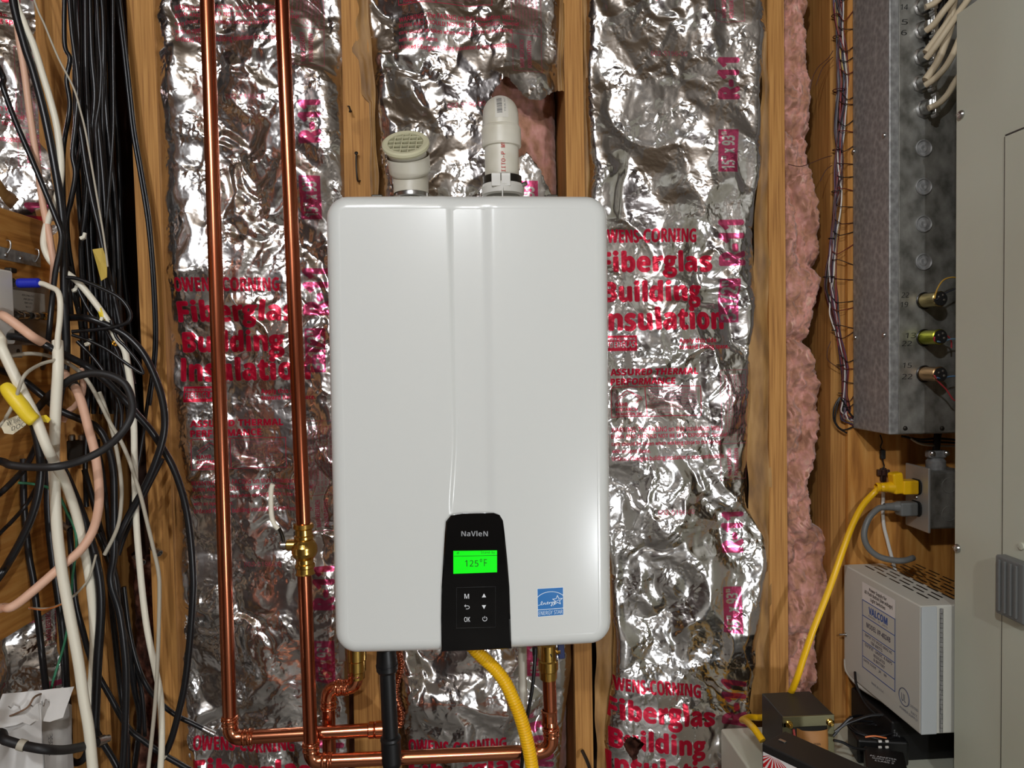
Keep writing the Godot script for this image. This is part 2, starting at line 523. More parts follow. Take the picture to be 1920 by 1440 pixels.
func studs() -> void:
	stud(62, 130, 118, 217)
	stud(233, 284, 303, 343)
	stud(638, 688, 667, 718)
	stud(1055, 1090, 1082, 1114)
	stud(1440, 1469, 1444, 1480)
	stud(1556, 1592, 1558, 1590)
	# bottom plate and top plate close the bays outside the picture
	for y in [[0.0, 0.06], [2.9, 3.0]]:
		put("plate", box_mb(Vector3(-0.85, y[0], -0.15), Vector3(1.05, y[1], 0.0)), M.wood, back)

func batts() -> void:
	# A: left of the heater
	var a := thing("insulation_batt", "foil-faced insulation batt behind the two tall copper pipes, left of the water heater", "insulation", at(460, 1440))
	fibre(a, [[0, 288], [1440, 345]], [[0, 640], [1440, 655]], -40, 1500, -0.06, 0.006, 1, M.pink)
	foil_sheet(a, [[-40, 284], [0, 286], [240, 292], [480, 303], [700, 318], [960, 330], [1200, 336], [1440, 344]], [[-40, 642], [200, 645], [365, 655], [700, 660], [1200, 656], [1440, 652]], -40, 1490, Vector2(333, 548), Vector2(366, 1409), {"seed": 0.0, "tilt": 0.08, "edge": 8.0})
	# B: behind the heater
	var hole := [PackedVector2Array([Vector2(905, 215), Vector2(925, 170), Vector2(948, 140), Vector2(968, 165), Vector2(992, 186), Vector2(1015, 188), Vector2(1036, 172), Vector2(1062, 165), Vector2(1062, 372), Vector2(1036, 368), Vector2(1012, 318), Vector2(988, 286), Vector2(968, 300), Vector2(930, 300)])]
	var b := thing("insulation_batt", "foil-faced insulation batt behind the white water heater, torn open around the vent pipe", "insulation", at(870, 1440))
	fibre(b, [[0, 700], [1440, 735]], [[0, 1052], [1440, 1078]], -40, 1500, -0.075, 0.010, 2, M.pink)
	foil_sheet(b, [[-40, 684], [0, 684], [180, 698], [365, 706], [900, 714], [1240, 745], [1440, 750]], [[-40, 1054], [180, 1050], [365, 1052], [900, 1064], [1240, 1072], [1380, 1056], [1440, 1050]], -40, 1490, Vector2(744, 556), Vector2(767, 1408), {"seed": 3.3, "holes": hole, "k": 1.2})
	paper_strip(b, [[-40, 664], [95, 660], [110, 672], [180, 676], [190, 690], [380, 694], [1440, 716]], [[-40, 690], [180, 702], [365, 710], [900, 718], [1440, 752]], -40, 1490, 0.003, 1.0)
	paper_strip(b, [[-40, 1046], [1440, 1056]], [[-40, 1060], [170, 1058], [365, 1062], [1440, 1080]], -40, 170, 0.0, 2.0)
	# C: right of the heater
	var chole := [PackedVector2Array([Vector2(1168, 1394), Vector2(1172, 1380), Vector2(1186, 1377), Vector2(1198, 1386), Vector2(1208, 1392), Vector2(1199, 1408), Vector2(1190, 1428), Vector2(1178, 1418)])]
	var c := thing("insulation_batt", "foil-faced insulation batt right of the water heater, a small torn hole low down", "insulation", at(1290, 1440))
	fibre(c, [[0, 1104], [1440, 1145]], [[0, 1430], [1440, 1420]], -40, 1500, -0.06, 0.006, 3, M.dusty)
	foil_sheet(c, [[-40, 1100], [200, 1101], [600, 1112], [900, 1124], [1180, 1150], [1260, 1150], [1330, 1142], [1390, 1134], [1440, 1136]], [[-40, 1436], [0, 1436], [300, 1430], [400, 1421], [700, 1412], [850, 1403], [950, 1404], [1000, 1440], [1070, 1443], [1120, 1432], [1220, 1418], [1300, 1413], [1440, 1412]], -40, 1490, Vector2(1122, 457), Vector2(1134, 1300), {"seed": 6.1, "tilt": 0.16, "holes": chole, "bulge": 0.010, "z": -0.008, "edge": 20.0})
	paper_strip(c, [[60, 1428], [300, 1422], [700, 1404], [960, 1400], [1010, 1428], [1100, 1424], [1340, 1404], [1440, 1404]], [[60, 1440], [200, 1446], [700, 1444], [1440, 1446]], 60, 1470, -0.003, 3.0)
	paper_strip(c, [[-40, 1089], [365, 1092], [1220, 1116], [1440, 1120]], [[-40, 1102], [600, 1114], [1220, 1152], [1300, 1146], [1440, 1138]], -40, 1480, -0.012, 4.0)
	# D: bare pink batt between the two right studs
	var d := thing("insulation_batt", "bare pink fibreglass batt bulging between the two wooden studs beside the wire harness", "insulation", at(1510, 1440))
	fibre(d, [[0, 1464], [1440, 1474]], [[-40, 1532], [60, 1526], [150, 1536], [300, 1534], [440, 1548], [520, 1546], [590, 1536], [640, 1526], [720, 1552], [800, 1552], [900, 1530], [985, 1536], [1005, 1570], [1100, 1576], [1120, 1560], [1160, 1548], [1300, 1544], [1440, 1540]], -40, 1500, -0.022, 0.026, 4, M.pink)
	# E: dusty batt in the dark bay at the left
	var e := thing("insulation_batt", "dusty brown batt deep in the dark stud bay behind the black cables", "insulation", at(270, 1440))
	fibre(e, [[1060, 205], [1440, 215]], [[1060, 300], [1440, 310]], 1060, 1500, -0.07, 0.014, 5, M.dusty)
	# F: on the left side wall
	var f := thing("insulation_batt", "foil-faced insulation batt on the left side wall around the plywood board", "insulation", Vector3(-0.83, 0.7, 0.25))
	side_foil(f, -0.845)
	for q in [[0.9, "kraft_flange"]]:
		var m := MB.new()
		var pts := PackedVector3Array()
		for i in 10:
			var t := i / 9.0
			for j in 4:
				var p := atx(lerpf(-10, 68, t) + j * 4.0, lerpf(325, 408, t) + j * 12.0 + sin(t * 7.0) * 6.0, -0.785)
				p.x += 0.006 * sin(j * 1.6)
				pts.append(p)
		m.grid(pts, 10, 4, false, true)
		put(q[1], m, M.kraft, f)

func side_foil(parent: Node, x: float) -> void:
	# the facing lies along the side wall and swings round to face the room where it meets the corner stud
	var pts := PackedVector3Array(); var t := PackedVector2Array()
	var rows := 420; var cols := 110
	for i in rows:
		var y := 2.3 - 1.75 * i / (rows - 1)
		var arc := 0.0
		var last := Vector2.ZERO
		for j in cols:
			var z := -0.034 + 0.64 * pow(float(j) / (cols - 1), 2.4)
			var turn := clampf(-0.79 - 2.1 * (z - 0.008), x, -0.70)
			var w := smoothstep(0.045, 0.0, z)
			var h := crumple(turn + 12.0, y + z, 1.1)
			var p := Vector3(turn + 0.012 + h * (0.9 - 0.5 * w), y, z + h * 0.8 * w)
			if j > 0: arc += last.distance_to(Vector2(turn, z))
			last = Vector2(turn, z)
			pts.append(p)
			t.append(Vector2(0.98 - arc / 0.37, (2.3 - y) / 0.862 + 0.06))
	var m := MB.new()
	m.grid(pts, rows, cols, false, false, t)
	put("foil_facing", m, M.foil, parent)

# ------------------------------------------------------------------ foil facing
const BLOCK := Vector2(370, 862)       # one repeat of the print, in units of about a millimetre
const PRINT_AT := Vector2(33, 48)      # where the heading's base line starts in it
var n_warp := noise(101, 7.0, FastNoiseLite.TYPE_SIMPLEX_SMOOTH, FastNoiseLite.FRACTAL_FBM, 2)
var n_big := noise(102, 3.6, FastNoiseLite.TYPE_SIMPLEX_SMOOTH, FastNoiseLite.FRACTAL_RIDGED, 2)
var n_mid := noise(103, 9.0, FastNoiseLite.TYPE_SIMPLEX_SMOOTH, FastNoiseLite.FRACTAL_RIDGED, 2)
var n_cell := noise(104, 8.0, FastNoiseLite.TYPE_CELLULAR, FastNoiseLite.FRACTAL_NONE, 1)
var n_cell2 := noise(105, 26.0, FastNoiseLite.TYPE_CELLULAR, FastNoiseLite.FRACTAL_NONE, 1)
var n_calm := noise(106, 3.5, FastNoiseLite.TYPE_SIMPLEX_SMOOTH, FastNoiseLite.FRACTAL_NONE, 1)

var lattice := PackedFloat32Array()
# flat triangular facets with sharp creases: random heights on a triangular lattice, joined linearly
func facet(u: float, v: float, size: float, seed_: int) -> float:
	var x := u / size; var y := v / (size * 0.866)
	x -= 0.5 * y
	var i := floori(x); var j := floori(y)
	var a := x - i; var b := y - j
	var k := seed_ * 977
	var h10 := lattice[((i + 1) * 73 + j * 1237 + k) & 8191]
	var h01 := lattice[(i * 73 + (j + 1) * 1237 + k) & 8191]
	if a + b < 1.0:
		var h00 := lattice[(i * 73 + j * 1237 + k) & 8191]
		return h00 + (h10 - h00) * a + (h01 - h00) * b
	var h11 := lattice[((i + 1) * 73 + (j + 1) * 1237 + k) & 8191]
	return h11 + (h01 - h11) * (1.0 - a) + (h10 - h11) * (1.0 - b)

func crumple(u: float, v: float, k := 1.0) -> float:
	var wx := n_warp.get_noise_2d(u, v)
	var wy := n_warp.get_noise_2d(u + 9.1, v + 4.7)
	# some stretches lie smooth, others are finely crushed
	var calm := smoothstep(-0.4, 0.5, n_calm.get_noise_2d(u, v))
	var x := u + wx * 0.03; var y := v + wy * 0.04
	var h := n_big.get_noise_2d(x, y * 0.6) * 0.006
	h += facet(x + 0.2 * y, y * 0.62, 0.085, 1) * 0.0150 * k
	h += facet(x * 0.8 - 0.6 * y + 3.0, y * 0.7 + 0.5 * x, 0.040, 2) * 0.0066 * k * (0.45 + 0.75 * calm)
	h += facet(0.6 * x + 0.7 * y + 7.0 + wy * 0.01, 0.7 * y - 0.6 * x, 0.0185, 3) * 0.0026 * (0.15 + calm) * k
	h += n_mid.get_noise_2d(x * 2.0 - 0.3 * y, y * 1.3) * 0.0016 * calm
	return h

func foil_materials() -> void:
	rng.seed = 11
	for q in 8192: lattice.append(rng.randf_range(-1, 1))
	var s := 4096.0 / BLOCK.y
	var foil_c := [rgb(226, 224, 222), Color(0, 0.19, 1.0)]
	var red := [rgb(188, 16, 50), Color(0, 0.32, 0.5)]
	var pink := [rgb(206, 84, 124), Color(0, 0.24, 0.9)]
	var pale := [rgb(206, 96, 118), Color(0, 0.28, 0.8)]
	var c := Canvas.new(1760, 4096, [foil_c[0], foil_c[1]])
	var T := func(t: String, x0: float, y0: float, x1: float, y1: float, col: Array, bold := 0.0, turn := 0, weight := 700):
		c.text(t, x0 * s, y0 * s, x1 * s, y1 * s, col, bold, turn, "Droid Sans", weight)
	T.call("OWENS-CORNING", 33, 23, 218, 48, red, 3.0)
	T.call("Fiberglas", 33, 64, 246, 114, red, 7.0)
	c.text("Building", 38 * s, 120 * s, 225 * s, 170 * s, red, 7.0)
	T.call("lnsulation", 33, 170, 270, 213, red, 7.0)
	c.rect(37 * s, 222 * s, 100 * s, 251 * s, red)
	T.call("OWENS-CORNING", 40, 226, 97, 231, foil_c, 0.6)
	T.call("FIBERGLAS", 40, 233, 97, 245, foil_c, 0.8)
	T.call("Apply this side", 178, 229, 252, 240, red, 1.2)
	T.call("toward living space.", 178, 241, 280, 252, red, 1.2)
	T.call("ASSURED THERMAL", 50, 285, 218, 297, red, 2.5)
	T.call("PERFORMANCE", 50, 303, 176, 315, red, 2.5)
	c.frame(50 * s, 319 * s, 223 * s, 376 * s, 6, red)
	c.rect(119 * s, 319 * s, 120.4 * s, 376 * s, red)
	for l in [[[62, 342], [84, 326], [112, 340], [98, 352]], [[88, 328], [112, 345]], [[64, 346], [84, 332]]]:
		var p := PackedVector2Array()
		for q in l: p.append(Vector2(q[0], q[1]) * s)
		c.line(p, 5, red)
	T.call("NAHB", 60, 349, 84, 356, red, 0.6)
	T.call("RESEARCH", 60, 359, 102, 365, red, 0.6)
	T.call("FOUNDATION, INC.", 60, 368, 112, 374, red, 0.6)
	for i in 9:
		T.call(["The thermal resistance of this insulation", "is stated as its R-Value. The higher the R", "the greater the insulating power. Ask your", "seller for the fact sheet on R-Values. To", "get the marked R-Value, it is essential that", "this insulation be installed properly. If you", "do it yourself, get instructions and follow", "them carefully. Instructions do not come", "with this package."][i], 126, 324 + i * 5.4, 214 if i < 8 else 170, 328.4 + i * 5.4, pale, 0.2, 0, 400)
	var w := ["WARNING: The FACING on this insulation WILL", "BURN AND SHOULD NOT BE LEFT EXPOSED. Special", "care should be taken when working close to the facing", "with an open flame."]
	var wx := [262, 270, 258, 122]
	for i in 4: T.call(w[i], 50, 395 + i * 13.5, wx[i], 404.5 + i * 13.5, red, 0.9, 0, 400)
	T.call("Unfaced Fiberglas building insulation is non-combustible.", 50, 449, 268, 460, red, 0.9, 0, 400)
	T.call("602-5196-00", 136, 553, 206, 562, pale, 0.6, 0, 400)
	# the strip printed sideways along the edge
	T.call("R-11", 262, 8, 308, 92, pink, 9.0, 1)
	c.rect(262 * s, 118 * s, 300 * s, 200 * s, pink)
	T.call("3-1/2\"", 266, 122, 296, 196, foil_c, 2.0, 1)
	c.frame(258 * s, 290 * s, 314 * s, 500 * s, 4, pale)
	c.rect(258 * s, 430 * s, 314 * s, 431 * s, pale)
	for i in 7:
		T.call("For the stated R-Value install as directed", 264 + i * 6.5, 300, 268.5 + i * 6.5, 424, pale, 0.2, 1, 400)
	T.call("NAHB RESEARCH", 272, 440, 280, 492, pale, 0.8, 1)
	T.call("FOUNDATION", 286, 440, 294, 492, pale, 0.8, 1)
	T.call("R-11", 266, 565, 304, 640, pink, 9.0, 1)
	c.rect(262 * s, 700 * s, 300 * s, 778 * s, pink)
	T.call("15\" x 93\"", 268, 704, 294, 774, foil_c, 2.0, 1)
	var albedo := c.done(0)
	var orm := c.done(1)
	var m := mat(Color.WHITE, 1.0, 1.0)
	m.albedo_texture = albedo
	m.roughness_texture = orm; m.roughness_texture_channel = BaseMaterial3D.TEXTURE_CHANNEL_GREEN
	m.metallic_texture = orm; m.metallic_texture_channel = BaseMaterial3D.TEXTURE_CHANNEL_BLUE
	# fine crinkles: small creased facets, crushed in some places and nearly smooth in others
	var relief := Image.create_empty(560, 1304, false, Image.FORMAT_RF)
	var soft := noise(112, 0.010)
	var fine := func(i: int, j: int) -> float:
		var w1 := soft.get_noise_2d(i, j); var w2 := soft.get_noise_2d(i + 700, j)
		var k := smoothstep(-0.35, 0.45, w2)
		var a := facet(i + 22.0 * w1, j + 22.0 * w2, 15.0, 5)
		var b := facet(0.8 * i - 0.6 * j, 0.8 * j + 0.6 * i + 9.0 * w1, 6.5, 6)
		return 0.5 + 0.24 * a * (0.12 + k) + 0.07 * b * (0.25 + k)
	for j in 1304:
		for i in 560:
			var h: float = fine.call(i, j)
			if j > 1200: h = lerpf(h, fine.call(i, j - 1304), (j - 1200) / 104.0)   # runs on without a seam
			relief.set_pixel(i, j, Color(h, 0, 0))
	relief.bump_map_to_normal_map(7.0)
	m.normal_enabled = true; m.normal_texture = ImageTexture.create_from_image(relief); m.normal_scale = 0.8
	M.foil = m

# a sheet of foil between two edges given as [photo row, photo column] pairs
func foil_sheet(parent: Node, left: Array, right: Array, y0: float, y1: float, anchor: Vector2, second: Vector2, opt := {}) -> void:
	var step: float = opt.get("step", 2.8)
	var rows := int((y1 - y0) / step) + 1
	var cols := int((edge(right, 700) - edge(left, 700)) / step) + 1
	var zm := -0.008
	var a := at(anchor.x, anchor.y, zm)
	var b := at(second.x, second.y, zm)
	var unit := (a.y - b.y) / BLOCK.y            # metres in one unit of the print
	var lean := (b.x - a.x) / (b.y - a.y)
	var tilt: float = opt.get("tilt", 0.0)
	var pts := PackedVector3Array(); var t := PackedVector2Array(); var skip := PackedByteArray()
	var seed_: float = opt.get("seed", 0.0)
	var holes: Array = opt.get("holes", [])
	var where := PackedVector2Array()
	var bulge: float = opt.get("bulge", 0.014)
	var zback: float = opt.get("z", -0.016)
	for i in rows:
		var py := y0 + i * step
		var l := edge(left, py) + n_warp.get_noise_2d(seed_, py * 0.0007) * 5.0
		var r := edge(right, py) + n_warp.get_noise_2d(seed_ + 5.0, py * 0.0007) * 5.0
		for j in cols:
			var q := float(j) / (cols - 1)
			var px := lerpf(l, r, q)
			var e := minf(q, 1.0 - q)
			var prof := bulge * (1.0 - pow(1.0 - minf(1.0, e * float(opt.get("edge", 12.0))), 2.0))
			var p := at(px, py, zback + prof)
			p.z += crumple(p.x + seed_, p.y, opt.get("k", 1.0)) * clampf(0.25 + e * 9.0, 0.0, 1.0)
			pts.append(p)
			var x := p.x - a.x - lean * (p.y - a.y)
			var y := a.y - p.y
			y -= tilt * (x - 0.1) * smoothstep(0.55, 0.85, y)
			t.append((PRINT_AT + Vector2(x, y) / unit) / BLOCK)
			var inside := 0
			for h in holes:
				if Geometry2D.is_point_in_polygon(Vector2(px, py), h): inside = 1
			skip.append(inside)
			if holes.size(): where.append(Vector2(px, py))
	if holes.size():
		# pull the points just inside a tear on to its edge, drop the cells that lie wholly inside
		var cells := PackedByteArray(); cells.resize(skip.size())
		for i in rows - 1:
			for j in cols - 1:
				var k := i * cols + j
				cells[k] = 1 if skip[k] and skip[k + 1] and skip[k + cols] and skip[k + cols + 1] else 0
		for k in skip.size():
			if not skip[k]: continue
			var near := false
			for d in [1, -1, cols, -cols, cols + 1, cols - 1, -cols + 1, -cols - 1]:
				var n: int = k + d
				if n >= 0 and n < skip.size() and not skip[n]: near = true
			if near:
				var best := Vector2.INF
				for h in holes:
					for i in h.size():
						var q := Geometry2D.get_closest_point_to_segment(where[k], h[i], h[(i + 1) % h.size()])
						if q.distance_squared_to(where[k]) < best.distance_squared_to(where[k]): best = q
				if best.distance_to(where[k]) < 9.0:
					pts[k] = at(best.x + n_warp.get_noise_2d(best.x * 0.01, best.y * 0.01) * 4.0, best.y, pts[k].z)
		skip = cells
	var m := MB.new()
	m.grid(pts, rows, cols, false, true, t, skip)
	put("foil_facing", m, M.foil, parent)

# a strip of brown paper, the batt's stapling flange
func paper_strip(parent: Node, left: Array, right: Array, y0: float, y1: float, z: float, seed_ := 0.0, called := "kraft_flange") -> void:
	var rows := int((y1 - y0) / 8.0) + 1
	var pts := PackedVector3Array()
	for i in rows:
		var py := lerpf(y0, y1, float(i) / (rows - 1))
		var l := edge(left, py) + n_warp.get_noise_2d(seed_ + 1.0, py * 0.0008) * 5.0
		var r := edge(right, py) + n_warp.get_noise_2d(seed_ + 3.0, py * 0.0008) * 5.0
		for j in 6:
			var p := at(lerpf(l, r, j / 5.0), py, z)
			p.z += n_warp.get_noise_2d(p.x * 2.0 + seed_, p.y) * 0.006 + (0.004 if j == 3 else 0.0)
			pts.append(p)
	var m := MB.new()
	m.grid(pts, rows, 6, false, true)
	put(called, m, M.kraft, parent)

# loose glass fibre: a lumpy face between two edges, turned back at its sides
func fibre(parent: Node, left: Array, right: Array, y0: float, y1: float, z: float, lump: float, seed_: float, m_: Material, called := "glass_fibre") -> void:
	var f1 := noise(131 + int(seed_), 6.0, FastNoiseLite.TYPE_SIMPLEX_SMOOTH, FastNoiseLite.FRACTAL_FBM, 2)
	var f2 := noise(141 + int(seed_), 19.0, FastNoiseLite.TYPE_SIMPLEX_SMOOTH, FastNoiseLite.FRACTAL_FBM, 3)
	var rows := int((y1 - y0) / 3.0) + 1
	var cols := 44 if m_ == M.pink and seed_ > 1.5 else 16
	var pts := PackedVector3Array()
	for i in rows:
		var py := y0 + i * 3.0
		for j in cols:
			var q := j / float(cols - 1)
			var e := minf(q, 1.0 - q)
			var p := at(lerpf(edge(left, py), edge(right, py), q), py)
			var roll := sqrt(1.0 - pow(1.0 - minf(1.0, e * 4.0), 2.0))
			var wob := f1.get_noise_2d(p.x * 0.6 + 5.0, p.y * 0.6)
			var puff := absf(f1.get_noise_2d(p.x + 0.05 * wob, p.y * 0.62 + 0.06 * wob))
			var tuft := absf(f2.get_noise_2d(p.x + 0.03 * wob, p.y * 0.8))
			p.z = z - 0.05 + 0.05 * roll + lump * (2.3 * puff - 0.5 + 0.8 * tuft + 0.34 * f2.get_noise_2d(p.x * 2.6 + 3.0, p.y * 2.2) + 0.2 * f2.get_noise_2d(p.x * 6.0, p.y * 5.0))
			pts.append(p)
	var m := MB.new()
	m.grid(pts, rows, cols, false, true)
	put(called, m, m_, parent)

# ------------------------------------------------------------------ water heater
var hx: Vector3; var hy: Vector3; var hz: Vector3; var ho: Vector3   # its own axes and the centre of its front
var hw := 0.0; var hh := 0.0
const HZ := 0.235                                                    # how far its front edge stands off the studs

func hp(px: float, py: float, lift := 0.0) -> Vector3:               # photo point on the front plane of the heater
	var d := ray(px, py)
	var p := EYE + d * ((ho + hz * lift - EYE).dot(hz) / d.dot(hz))
	return p
func hlocal(p: Vector3) -> Vector2:
	return Vector2((p - ho).dot(hx), (p - ho).dot(hy))
func face_depth(x: float, y: float) -> float:
	var s := x / hw                     # -0.5 .. 0.5
	var d := 0.007 * (1.0 - pow(absf(s) * 2.0, 2.4))
	# the pressed valley down the middle: a soft step on its left, a ridge on its right, fading out above the panel
	var t := (y / hh) + 0.5
	var l := lerpf(-0.062, -0.074, t) * hw + 0.004
	var fade := smoothstep(0.27, 0.34, t)
	var shift := -0.010 * (1.0 - smoothstep(0.27, 0.5, t))
	d -= 0.0032 * fade * smoothstep(l + shift - 0.004, l + shift + 0.003, x) * (1.0 - smoothstep(0.020, 0.052, x))
	d += 0.0016 * fade * exp(-pow((x - 0.034) / 0.010, 2.0))
	return d

func heater() -> void:
	var z := HZ
	var c := [at(612, 368, z - 0.016), at(1137, 370, z - 0.016), at(1146, 1205, z - 0.016), at(629, 1221, z - 0.016)]
	var up: Vector3 = (c[0] - c[3] + c[1] - c[2])
	var rt: Vector3 = (c[1] - c[0] + c[2] - c[3])
	hw = rt.length() / 2.0; hh = up.length() / 2.0
	hy = up.normalized()
	hx = (rt - hy * rt.dot(hy)).normalized()
	hz = hx.cross(hy)
	ho = (c[0] + c[1] + c[2] + c[3]) / 4.0 + hz * 0.016
	var o := thing("water_heater", "white wall-hung tankless water heater with black control panel and lit green display", "water heater", ho - hz * z - hy * hh / 2.0)
	# cover: loops round a rounded rectangle, from the back edge over the rim to the middle
	var R := 0.034; var rim := 0.020
	var seg := 12; var side_n := 40
	var loops := []
	var dirs := []                       # (corner index, angle) or points along sides
	for q in 4:
		for k in seg + 1: dirs.append([q, PI / 2 * q + PI / 2 * k / seg, 0.0])
		for k in range(1, side_n): dirs.append([q, PI / 2 * (q + 1), float(k) / side_n])
	var sx := [1, -1, -1, 1]; var sy := [1, 1, -1, -1]
	var ring := func(inset: float, depth: float, follow: float) -> PackedVector3Array:
		var out := PackedVector3Array()
		var cr := maxf(R - inset, 0.0005)
		var bx := maxf(hw / 2 - inset - cr, 0.0001); var by := maxf(hh / 2 - inset - cr, 0.0001)
		for d in dirs:
			var q: int = d[0]
			var p := Vector2(sx[q] * bx, sy[q] * by) + Vector2(cos(d[1]), sin(d[1])) * cr
			if d[2] > 0.0:
				var q2 := (q + 1) % 4
				var e := Vector2(sx[q2] * bx, sy[q2] * by) + Vector2(cos(d[1]), sin(d[1])) * cr
				p = p.lerp(e, d[2])
			var zz := depth + face_depth(p.x, p.y) * follow
			out.append(ho + hx * p.x + hy * p.y + hz * zz)
		return out
	var rows := PackedVector3Array()
	var count := 0
	rows.append_array(ring.call(0.004, -0.19, 0.0)); count += 1
	rows.append_array(ring.call(0.001, -0.10, 0.0)); count += 1
	rows.append_array(ring.call(0.0, -rim - 0.002, 1.0)); count += 1
	for k in 10:
		var a := PI / 2 * k / 9.0
		rows.append_array(ring.call(rim * (1.0 - cos(a)), -rim + rim * sin(a), 1.0)); count += 1
	var inset := rim
	rows.append_array(ring.call(rim + 0.003, 0.0, 1.0)); count += 1
	rows.append_array(ring.call(rim + 0.007, -0.0007, 1.0)); count += 1
	var m := MB.new()
	m.grid(rows, count, dirs.size(), true)
	# the broad face as a fine grid of columns inside that rim
	var fx := hw / 2 - rim - 0.003; var fy := hh / 2 - rim - 0.003
	var cr0 := R - rim - 0.003
	var face := PackedVector3Array()
	var fr := 90; var fc := 150
	for i in fr:
		for j in fc:
			var x := lerpf(-fx, fx, j / float(fc - 1)); var yv := lerpf(-fy, fy, i / float(fr - 1))
			var qx := maxf(absf(x) - (fx - cr0), 0.0); var qy := maxf(absf(yv) - (fy - cr0), 0.0)
			var ql := sqrt(qx * qx + qy * qy)
			if qx > 0.0 and qy > 0.0 and ql > cr0:
				x = signf(x) * (fx - cr0 + qx * cr0 / ql); yv = signf(yv) * (fy - cr0 + qy * cr0 / ql)
			face.append(ho + hx * x + hy * yv + hz * face_depth(x, yv))
	m.grid(face, fr, fc, false, false)
	# smooth out: the grid runs counter-clockwise seen from the front
	put("cover", m, M.enamel, o)
	# back case and hanging brackets
	var ctr := Transform3D(Basis(hx, hy, hz), ho - hz * 0.135)
	var bc := MB.new()
	bc.rbox(Vector3(hw - 0.016, hh - 0.016, 0.19), 0.012, ctr)
	put("back_case", bc, M.white_plastic, o)
	var br := MB.new()
	var bp := at(641, 1215, 0.03)
	br.rbox(Vector3(0.012, 0.05, 0.003), 0.001, Transform3D(Basis(), bp))
	br.rbox(Vector3(0.012, 0.003, 0.03), 0.001, Transform3D(Basis(), bp + Vector3(0, -0.024, -0.014)))
	put("mounting_bracket", br, M.steel, o)
	var tb := MB.new()
	for px in [707, 1036]:
		tb.rbox(Vector3(0.020, 0.012, 0.004), 0.0015, Transform3D(Basis(), at(px, 371, 0.01)))
	put("hanging_bracket", tb, M.dark_steel, o)
	# control panel: a glossy black apron that runs off the lower edge
	var out := PackedVector2Array()
	for q in [[845, 967], [868, 963], [926, 962], [937, 966], [943, 976], [946, 1000], [951, 1050], [955, 1100], [957, 1160], [959, 1216], [828, 1222], [827, 1160], [828, 1100], [831, 1050], [834, 1000], [836, 978]]:
		out.append(hlocal(hp(q[0], q[1], 0.010)))
	var hf := Transform3D(Basis(hx, hy, hz), ho)
	var pm := MB.new()
	pm.prism(out, -0.012, 0.0125, hf, 0.0022)
	put("control_panel", pm, M.gloss_black, o)
	var panel := o.get_node("control_panel")
	# display
	var lift := 0.0128
	var scr := MB.new()
	var A := hlocal(hp(850, 1033, lift)); var B := hlocal(hp(932, 1032, lift)); var C := hlocal(hp(932, 1073, lift)); var D := hlocal(hp(850, 1076, lift))
	scr.prism(PackedVector2Array([D, C, B, A]), 0.0120, 0.0130, hf, 0.0003)
	var green := mat(rgb(0, 40, 6), 0.3)
	green.emission_enabled = true; green.emission = rgb(8, 250, 18); green.emission_energy_multiplier = 0.95
	var sc := put("display_screen", scr, green, panel, "lit green display")
	var sl := AreaLight3D.new()
	sl.name = "display_light"
	sl.area_size = Vector2(0.066, 0.034); sl.light_color = rgb(20, 250, 30); sl.light_energy = 0.004; sl.area_range = 3.0; sl.shadow_enabled = true
	sl.transform = Transform3D(Basis(-hx, hy, -hz), hp(891, 1054, 0.0145) - origin_of(o))
	o.add_child(sl)
	var ld := lift + 0.0006
	var W := func(called: String, s: String, px: float, py: float, px2: float, h: float, mt: Material, face := "Droid Sans", weight := 700):
		var p0: Vector3 = hp(px, py, ld); var p1: Vector3 = hp(px2, py, ld)
		put(called, letters(s, p0, (p1 - p0).normalized(), hy, h, p0.distance_to(p1), face, weight), mt, panel)
	var px := 1.0 / 1195.0
	W.call("logo", "NaVleN", 865, 1005.5, 915, 10.0 * px, M.print_grey)
	W.call("display_text", "125", 872, 1062.5, 897, 12.0 * px, M.ink_black, "Droid Sans Mono", 400)
	W.call("display_text", "\u00b0F", 900, 1061.5, 913, 13.5 * px, M.ink_black, "Droid Sans Mono", 400)
	W.call("display_text", "Stand-by", 902, 1039.0, 928, 5.6 * px, M.ink_black, "Droid Sans Mono", 400)
	W.call("key_symbol", "M", 871, 1122.5, 879.5, 9.0 * px, M.print_white, "Droid Sans", 400)
	W.call("key_symbol", "OK", 870.5, 1166, 881.5, 9.0 * px, M.print_white, "Droid Sans", 400)
	var line := MB.new()
	var l0: Vector3 = hp(851, 1043, ld); var l1: Vector3 = hp(932, 1041.5, ld)
	line.tube(PackedVector3Array([l0 - hz * 0.0005, l1 - hz * 0.0005]), 0.0004, 6)
	for k in 3:
		var arc := PackedVector3Array()
		for j in 5: arc.append(hp(857, 1040, ld) - hz * 0.0004 + (hx * cos(PI * 0.5 + j * 0.3) + hy * sin(PI * 0.5 + j * 0.3)) * (0.0016 + 0.0012 * k) + hx * 0.003)
		line.tube(arc, 0.0003, 5)
	put("display_rule", line, M.ink_black, panel)
	for dirn in [1, -1]:
		var ct := hlocal(hp(907.5, 1116.5 if dirn == 1 else 1138.5, ld))
		var tr := MB.new()
		tr.prism(PackedVector2Array([ct + Vector2(-0.0032, -0.003 * dirn), ct + Vector2(0.0032, -0.003 * dirn), ct + Vector2(0, 0.003 * dirn)]), 0.0120, 0.0132, hf)
		put("key_symbol", tr, M.print_white, panel)
	var ret := MB.new()
	var rp := PackedVector3Array()
	var cc: Vector3 = hp(875, 1139, ld) - hz * 0.0004
	rp.append(cc + hx * -0.0030 + hy * 0.0024); rp.append(cc + hx * 0.0018 + hy * 0.0024)
	for j in 7: rp.append(cc + hx * (0.0018 + 0.0024 * sin(PI * j / 6.0)) + hy * (0.0024 * cos(PI * j / 6.0)))
	rp.append(cc + hx * -0.0012 - hy * 0.0024)
